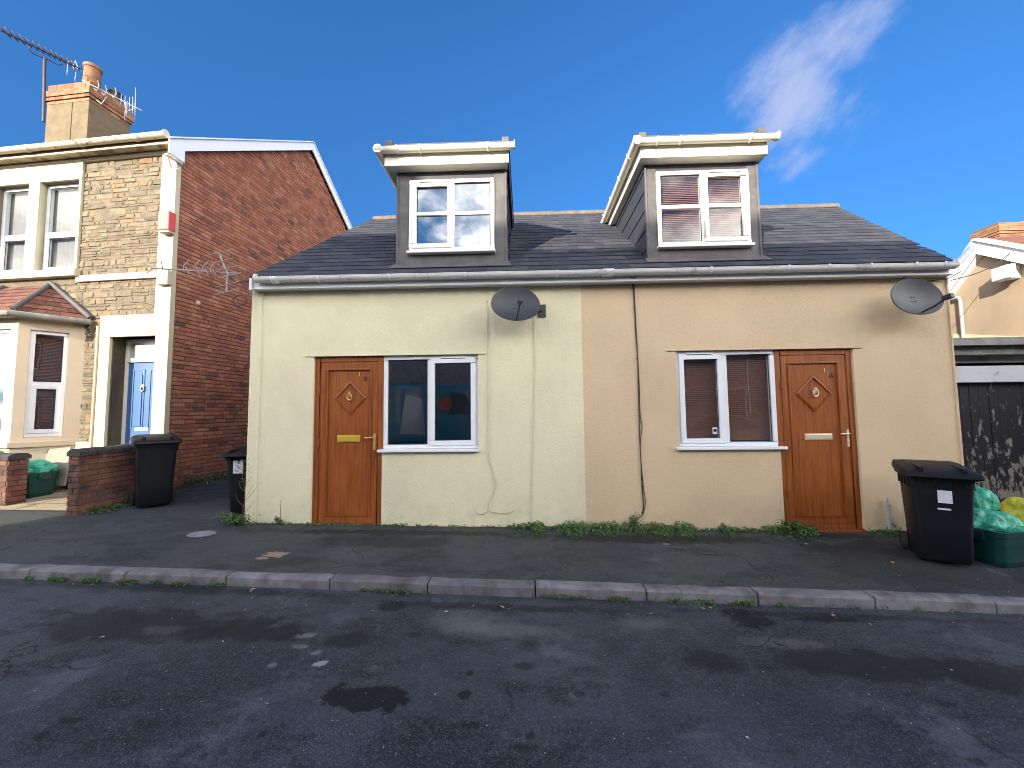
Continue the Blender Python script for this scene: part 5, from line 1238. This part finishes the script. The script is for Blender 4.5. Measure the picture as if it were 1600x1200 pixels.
# ledge of mortar where the garage roof meets the wall
q = MB(RF); zl = rhit(1560, 523)[1]; zl2 = rhit(1500, 522)[1]
La, Lb = rhit(1500, 522), rhit(1600, 526); sl3 = (Lb[1]-La[1])/(Lb[0]-La[0]); a0_, a1_ = La[0]-.4, fa; lz = lambda a: La[1]+(a-La[0])*sl3
q.hexa([(a0_, -.06, lz(a0_)-.07), (a1_, -.06, lz(a1_)-.07), (a1_, -.02, lz(a1_)), (a0_, -.02, lz(a0_)), (a0_, .0, lz(a0_)-.07), (a1_, .0, lz(a1_)-.07), (a1_, .0, lz(a1_)), (a0_, .0, lz(a0_))]); q.build('ledge', M['ledge'], rh)
# gutter extension joining the cottages' gutter to the neighbour
A, B_ = GB+V(.0, .0, -.01), at(1519, 386, 5.35); q = MB(); q.tube([A+V(-.03, 0, 0), A+V(.05, .02, .01), A.lerp(B_, .5)+V(.02, 0, 0), B_], .04, 12); tag(q.build('gutter_link', M['pvcg'], None, smooth=True), 'grey gutter piece rising from the cottage gutter end towards the neighbouring barge board', 'gutter')
# overhead cable at the right
P0, P1 = at(1486, 438, 4.82), at(1600, 372, 7.0); q = MB(); q.tube([P0.lerp(P1, k/10)+V(0, 0, -.14*math.sin(math.pi*k/10)) for k in range(11)]+[P1+(P1-P0)*1.5], .006, 6); tag(q.build('overhead_cable', M['cableb'], None, smooth='all'), 'thin cable sagging across the sky in front of the tan end wall at the right', 'cable')
# far house: tiled roof and buff chimney
fh_ = thing('far_house', 'distant roof with brown tiles and a buff brick chimney at the right edge', 'house', (15, 12.5, 0))
Yf = 12.5; A, B_ = at(1553, 371, Yf), at(1640, 377, Yf)
q = MB(); q.hexa([(A.x-.6, Yf-1.6, A.z-1.4), (B_.x+4, Yf-1.6, A.z-1.4), (B_.x+4, Yf, A.z+.02), (A.x+.0, Yf, A.z+.02), (A.x-.6, Yf+1.8, A.z-1.5), (B_.x+4, Yf+1.8, A.z-1.5), (B_.x+4, Yf+.1, A.z), (A.x, Yf+.1, A.z)]); q.build('roof', M['tile'], fh_)
q = MB(); q.box(A.x-.4, B_.x+4, Yf-1.4, Yf+1.6, -.2, A.z-1.4); q.build('wall', M['rtan'], fh_)
q = MB(); C0 = at(1562, 371, Yf+.3); T0 = at(1562, 349, Yf+.3); n = 0; z = C0.z-1.6
while z < T0.z:
    top_ = T0.z-z < .36; e = .0 if not top_ else .03+.03*((T0.z-z) < .27)+.0*n
    if T0.z-z < .09: e = .0
    for i in range(5):
        u = C0.x-e+(1.3+2*e)*i/5; q.box(u+.004, u+(1.3+2*e)/5-.004, Yf+.3-e, Yf+1.0+e, z+.004, z+.071, random.random())
    z += .075; n += 1
q.build('chimney', M['chbrick'], fh_, merge=False)
q = MB(); q.lathe([(.12, 0), (.13, .12), (.10, .14), (0, .14)], (at(1592, 349, Yf+.6).x, Yf+.6, T0.z), 12); q.build('chimney_pot', M['pot'], fh_)

# ------------------------------------------------------------------ weeds, plants, litter
def leaf(q, p, r_, tt, nrm=None, el=1.6):
    n_ = nrm or Vector((random.gauss(0, .6), random.gauss(-.35, .6), random.uniform(.2, 1))).normalized()
    u = n_.cross(Vector((random.gauss(0, 1), random.gauss(0, 1), random.gauss(0, 1)))).normalized(); w = n_.cross(u)
    a = p-u*r_*el*.5; b_ = p+u*r_*el*.5; m1 = p+w*r_*.45+n_*r_*.12; m2 = p-w*r_*.45+n_*r_*.12
    q.face([a, m2, b_], tt); q.face([a, b_, m1], tt)
def weeds(q, x0, x1, yf, depth, h, dens, size=.016, ht=None):
    n = int((x1-x0)*dens)
    for _ in range(n):
        x = random.uniform(x0, x1); cl_ = noise.noise(V(x*5, yf*3, 1.5))+.5*noise.noise(V(x*14, 0, 7))
        k = max(0, .5+cl_*1.1)
        if random.random() > k+.12: continue
        y = yf-abs(random.gauss(0, .5))*depth*(.4+k); z = random.random()**1.6*h*(.3+k)*max(.15, 1-(yf-y)/(depth*1.6))
        r_ = size*random.uniform(.6, 1.4); leaf(q, V(x, y, GZ(x, y)+.004+z), r_, min(1, max(0, random.gauss(.35+z/h*.35, .2))))
random.seed(21)
q = MB()
def wx(px): return gp(px, 826).x
weeds(q, -3.45, wp(640, 700)[0], 4.89, .06, .03, 420); weeds(q, wp(790, 700)[0], wp(1262, 700)[0], 4.89, .17, .085, 2600); weeds(q, wp(650, 700)[0], wp(790, 700)[0], 4.89, .05, .03, 400)
weeds(q, wp(830, 700)[0], wp(905, 700)[0], 4.89, .25, .07, 1500); weeds(q, wp(1345, 700)[0], wp(1390, 700)[0], 4.88, .22, .09, 2600)
tag(q.build('weeds', M['leaf'], None, merge=False), 'low green weeds along the foot of the cottage wall', 'weeds', kind='stuff')
# kerb-foot moss and grass
q = MB(); random.seed(5)
for (p0_, p1_, dn) in ((15, 215, 2200), (240, 330, 500), (340, 420, 250), (570, 680, 900), (830, 1000, 900), (1000, 1200, 900), (1200, 1560, 160)):
    xa, xb = gp(p0_, 915).x, gp(p1_, 930).x
    for _ in range(int((xb-xa)*dn)):
        x = random.uniform(xa, xb); k = noise.noise(V(x*6, 4, 2))
        if k < -.15+random.random()*.35: continue
        y = KY(x)-.045-abs(random.gauss(0, .028)); leaf(q, V(x, y, KZ(x)-.083+random.random()*.03), random.uniform(.006, .016), random.random()*.8)
for jx_ in jx:
    for _ in range(26):
        if -6 < jx_ < 5: leaf(q, V(jx_+random.gauss(0, .008), KY(jx_)-.04+random.uniform(0, .09), KZ(jx_)-.01+random.random()*.008), .010, random.random()*.6)
tag(q.build('grass', M['leaf'], None, merge=False), 'moss and small grass growing at the foot of the kerb', 'grass', kind='stuff')
# ivy along the alley wall and garden wall
q = MB(); random.seed(9)
for _ in range(3600):
    a = random.uniform(.3, 5.5); k = .5+noise.noise(V(a*2, 0, 3)); 
    if random.random() > k+.25: continue
    b_ = -abs(random.gauss(0, .16))-.02; p = GF.p((a, b_, 0)); h = random.random()**1.5*.26*k; p.z = GZ(p.x, min(p.y, 29))+h; leaf(q, p, random.uniform(.014, .034), min(1, max(0, random.gauss(.4, .25))))
tag(q.build('ivy', M['leaf'], None, merge=False), 'ivy creeping along the foot of the red brick end wall', 'ivy', kind='stuff')
q = MB(); random.seed(10)
for _ in range(1500):
    t_ = random.uniform(.05, .9); base = gA.lerp(gB, t_); x = base.x+.04+abs(random.gauss(0, .12)); y = base.y+random.gauss(0, .04); k = .5+noise.noise(V(t_*5, 0, 8))
    if random.random() > k+.3: continue
    leaf(q, V(x, y, GZ(x, y)+random.random()**1.5*.17*k), random.uniform(.012, .026), min(1, max(0, random.gauss(.35, .25))))
tag(q.build('ivy', M['leaf'], None, merge=False), 'weeds spreading along the foot of the low brick garden wall', 'ivy', kind='stuff')
def plant(x, y, label, n, h, r_, size, seed, name='weed_plant', stems=6, long=False, zofs=0):
    random.seed(seed); o = thing(name, label, 'plant', (x, y, GZ(x, y)+zofs), 'weeds growing at the wall foot'); z0 = GZ(x, y)+zofs
    q = MB(); tips = []
    for _ in range(stems):
        a = random.uniform(0, 6.28); l = random.uniform(.4, 1); tip = V(x+math.cos(a)*r_*l, y-abs(math.sin(a))*r_*l*.7, z0+h*random.uniform(.4, 1)); tips.append(tip); mid = V(x, y, z0).lerp(tip, .5)+V(0, 0, h*.12); q.tube([V(x, y, z0), mid, tip], [.003, .002, .001], 5, cap=False)
    q.build('stem', M['stem'], o)
    q = MB()
    if long:
        for tip in tips:
            for k in range(2):
                A_ = V(x, y, z0)+V(random.gauss(0, .02), random.gauss(0, .02), 0); B_ = tip+V(random.gauss(0, .02), random.gauss(0, .02), 0); m_ = A_.lerp(B_, .55)+V(0, 0, h*.28); s_ = (B_-A_).cross(V(0, 0, 1)).normalized(); tt = random.uniform(.3, .9)
                C = [A_, A_.lerp(m_, .5)+V(0, 0, .01), m_, m_.lerp(B_, .6), B_]; W_ = [.004, size*.7, size, size*.8, .001]
                for i in range(4): q.face([C[i]-s_*W_[i], C[i]+s_*W_[i], C[i+1]+s_*W_[i+1], C[i+1]-s_*W_[i+1]], tt)
    for _ in range(n):
        t_ = random.choice(tips); p = V(x, y, z0).lerp(t_, random.random()**.6)+V(random.gauss(0, r_*.22), random.gauss(0, r_*.15), abs(random.gauss(0, h*.12))); p.y = min(p.y, 4.885) if name != 'ivy_plant' else p.y
        leaf(q, p, size*random.uniform(.5, 1.2), min(1, max(0, random.gauss(.4, .22))))
    q.build('leaves', M['leaf'], o, merge=False); return o
P = gp(1222, 845); plant(wp(1222, 800)[0]-.02, 4.80, 'tuft of long dandelion-like leaves left of the right-hand door', 60, .18, .17, .016, 4, stems=16, long=True)
plant(wp(988, 800)[0], 4.86, 'small bushy weed where the black cable meets the pavement', 190, .19, .07, .02, 5, stems=9)
plant(wp(384, 800)[0]-.02, 4.82, 'leafy green clump at the left corner of the cream cottage', 420, .15, .22, .024, 6, stems=14)
plant(wp(440, 800)[0], 4.86, 'small weed at the wall foot between the corner clump and the left-hand door', 90, .10, .07, .018, 12, stems=6)
plant(wp(832, 800)[0], 4.86, 'weed growing up the foot of the cream wall below the left satellite dish cable', 110, .10, .07, .018, 8, stems=7)
# dry stems against the cream corner
q = MB(); X_ = wp(391, 700)[0]; y_ = 4.84
q.tube([V(X_+.02, y_, .2), V(X_-.01, y_-.02, .42), V(X_+.0, y_, .62), V(X_-.05, y_, .86), V(X_-.03, y_, 1.02)], [.005, .004, .003, .002, .001], 6)
for (z, dx, dz) in ((.38, .14, .17), (.44, -.13, .18), (.55, .10, .16), (.62, -.09, .15), (.52, .2, .25), (.7, .07, .13)): q.tube([V(X_, y_, z), V(X_+dx*.6, y_-.02, z+dz*.5), V(X_+dx, y_, z+dz)], [.003, .002, .001], 5)
o = tag(q.build('dead_stalk', M['stem'], None), 'thin leafless dead stalk standing against the left corner of the cream wall', 'plant')
q = MB(); random.seed(2)
for _ in range(60): leaf(q, V(X_+random.gauss(-.02, .035), y_-.01, random.uniform(.75, 1.05)), .011, random.uniform(.5, 1))
q.build('leaves', M['leaf'], o, merge=False)
X2 = wp(441, 780)[0]; q = MB(); q.tube([V(X2+.01, 4.86, .2), V(X2, 4.87, .38), V(X2-.005, 4.88, .52)], [.004, .003, .002], 6); tag(q.build('dead_stalk', M['stem'], None), 'short upright dead stalk at the cream wall foot right of the corner clump', 'plant')
q = MB(); B0_ = gp(180, 782); q.tube([V(B0_.x, B0_.y, B0_.z), V(B0_.x+.05, B0_.y, B0_.z+.2), V(B0_.x+.14, B0_.y+.02, B0_.z+.36)], [.004, .003, .001], 5); tag(q.build('dead_stalk', M['stem'], None), 'thin dead stalk between the brick garden wall and the left bin', 'plant')
# scattered leaves and grit
q = MB(); random.seed(31)
def lit(px, py, r_, tt):
    p = gp(px, py); leaf(q, p+V(0, 0, .008), r_, tt, nrm=Vector((random.gauss(0, .25), random.gauss(0, .25), 1)).normalized())
for px, py, r_, tt in ((395, 922, .03, .8), (392, 925, .025, .6), (247, 913, .02, .7), (785, 950, .03, .7), (795, 953, .02, .4), (697, 957, .02, .9), (1018, 960, .02, .7), (1098, 952, .035, .75), (1110, 951, .02, .6), (1302, 963, .032, .5), (1305, 966, .02, .4), (1360, 977, .02, .5), (1031, 1003, .018, .5), (1066, 1000, .02, .3), (740, 948, .02, .8), (1123, 858, .02, .95), (1240, 856, .02, .6), (160, 997, .02, .95), (348, 1004, .015, 1), (85, 940, .02, .05), (1260, 851, .03, .85), (1255, 853, .05, .9), (583, 956, .018, .6), (612, 932, .02, .2), (1395, 880, .03, .5), (1497, 1141, .012, 1), (1168, 1155, .012, 1), (1487, 1049, .02, 1)):
    lit(px, py, r_, tt)
for _ in range(420):
    lit(random.uniform(0, 1600), random.choice([random.uniform(935, 962), random.uniform(840, 930), random.uniform(960, 1200)]), random.uniform(.003, .009), random.choice([.05, .5, .9, 1, 1]))
tag(q.build('leaf_litter', M['dry'], None, merge=False), 'small dead leaves and grit scattered on road and pavement', 'litter', kind='stuff')

# ------------------------------------------------------------------ the other side of the street (behind the viewer; shades the cottages, shows in the panes)
OY = -5.6
def terrace(x0, x1, ridge, eave, label, m, depth=6.2):
    o = thing('street_house', label, 'house', ((x0+x1)/2, OY, 0), 'houses across the street')
    q = MB(); yb_ = OY-depth; ym = OY-depth/2
    n = max(1, int((x1-x0)/4.5)); W_ = (x1-x0)/n; holes = []
    for i in range(n):
        c = x0+W_*(i+.5)
        for u, w, z0, z1 in ((-W_*.25, .6, .95, 2.4), (-W_*.25, .5, 3.7, 5.1), (W_*.25, .45, 3.7, 5.1), (W_*.28, .45, .15, 2.3)): holes.append((c+u-w, c+u+w, z0, min(z1, eave-.3)))
    f = Fr((x0, OY, 0), (1, 0, 0), (0, -1, 0)); hh = [(a-x0, b_-x0, z0, z1) for a, b_, z0, z1 in holes]
    w = wall_holes(f, 0, x1-x0, -.1, eave, hh, .15)
    w.fr = ID; w.box(x0, x1, yb_, yb_+.1, -.1, eave)
    for x in (x0, x1-.1): w.ext([(x, yb_, -.1), (x, OY-.01, -.1), (x, OY-.01, eave), (x, ym, ridge), (x, yb_, eave)], (.1, 0, 0))
    w.build('wall', m, o, merge=False)
    q = MB(); s_ = (ridge-eave)/(depth/2)
    for ya, yb2 in ((OY+.35, ym), (yb_-.35, ym)): za = ridge-abs(ya-ym)*s_; q.hexa([(x0-.1, ya, za), (x1+.1, ya, za), (x1+.1, yb2, ridge), (x0-.1, yb2, ridge), (x0-.1, ya, za+.1), (x1+.1, ya, za+.1), (x1+.1, yb2, ridge+.1), (x0-.1, yb2, ridge+.1)])
    q.build('roof', M['tile'], o)
    for a, b_, z0, z1 in holes:
        q = MB(); q.box(a, b_, OY-.15, OY-.10, z0, z1); wn = q.build('window', M['pvc'], o)
        q = MB(); q.face([(a+.08, OY-.098, z0+.08), (b_-.08, OY-.098, z0+.08), (b_-.08, OY-.098, z1-.08), (a+.08, OY-.098, z1-.08)]); q.build('pane', M['seal'], wn)
    return o
SH_R = 8.93; SH_L = 10.1
terrace(-10.6, -3.4, SH_R, 6.6, 'brick houses across the street behind the viewer', M['sbrick'])
terrace(-3.38, 22, 7.4, 5.4, 'long lower row of brick houses across the street behind the viewer', M['sbrick'])
terrace(-13.1, -10.62, SH_L, 7.6, 'taller pale rendered house across the street at the end of the row', M['rtan'])
terrace(-30, -13.12, 4.6, 3.2, 'low brick outbuildings across the street beyond the tall house', M['gbrick'])
def vehicle(x, y, m, label, van=False, rz=0):
    o = thing('parked_van' if van else 'parked_car', label, 'van' if van else 'car', (x, y, 0)); z0 = GZ(x, -1); L, W_ = (5.6, 1.95) if van else (4.2, 1.75)
    prof = [(-L/2, .45), (L/2, .45), (L/2, 1.0), (L/2-.8, 1.3), (L/2-1.3, 2.4), (-L/2+.05, 2.5), (-L/2, .9)] if van else [(-L/2, .35), (L/2, .35), (L/2, .78), (L/2-1.1, .92), (L/2-1.8, 1.42), (-L/2+.9, 1.44), (-L/2+.25, .98), (-L/2, .9)]
    q = MB(); q.ext([(x+a, y-W_/2, z0+z) for a, z in prof], (0, W_, 0)); q.build('body', m, o, bevel=.09, seg=3)
    q = MB()
    gl = [(L/2-1.9, 1.4), (L/2-1.0, 1.4), (L/2-1.4, 2.1), (L/2-1.9, 2.15)] if van else [(-L/2+.6, .98), (L/2-1.3, .98), (L/2-1.85, 1.36), (-L/2+1.0, 1.38)]
    for yy in (y-W_/2-.004, y+W_/2+.004-.01): q.ext([(x+a, yy, z0+z) for a, z in gl], (0, .01, 0))
    q.build('side_window', mat('car_window', (.07, .085, .10), .2) if van else M['seal'], o)
    if van:
        q = MB(); yy = y+W_/2+.004; q.ext([(x-.75, yy, z0+.75), (x+.15, yy, z0+.75), (x-.05, yy, z0+1.95), (x-.55, yy, z0+2.05)], (0, .006, 0)); q.build('pale_panel', CARS, o)
        q = MB(); q.lathe([(0, .008), (.22, .006), (.22, 0)], (x+.75, yy, z0+1.75), 20, 'y'); q.build('orange_disc', mat('orange_disc', (.6, .12, .05), .5), o)
    for a in (-L/2+.85, L/2-.85):
        for yy in (y-W_/2+.08, y+W_/2-.08): q = MB(); q.lathe([(0, -.1), (.2, -.1), (.31, -.09), (.32, 0), (.31, .09), (.2, .1), (0, .1)], (x+a, yy, z0+.32), 24, 'y'); q.build('wheel', M['tyre'], o, smooth=True)
    return o
CARB = mat('teal_car_paint', (.05, .23, .28), .25, .03, 2, coat=.6); CARS = mat('silver_car_paint', (.45, .46, .48), .25, .03, 2, metal=.4, coat=.6)
vehicle(-3.4, -4.0, CARB, 'teal blue van parked across the street behind the viewer', True)
vehicle(6.8, -4.0, CARS, 'silver car parked across the street behind the viewer')
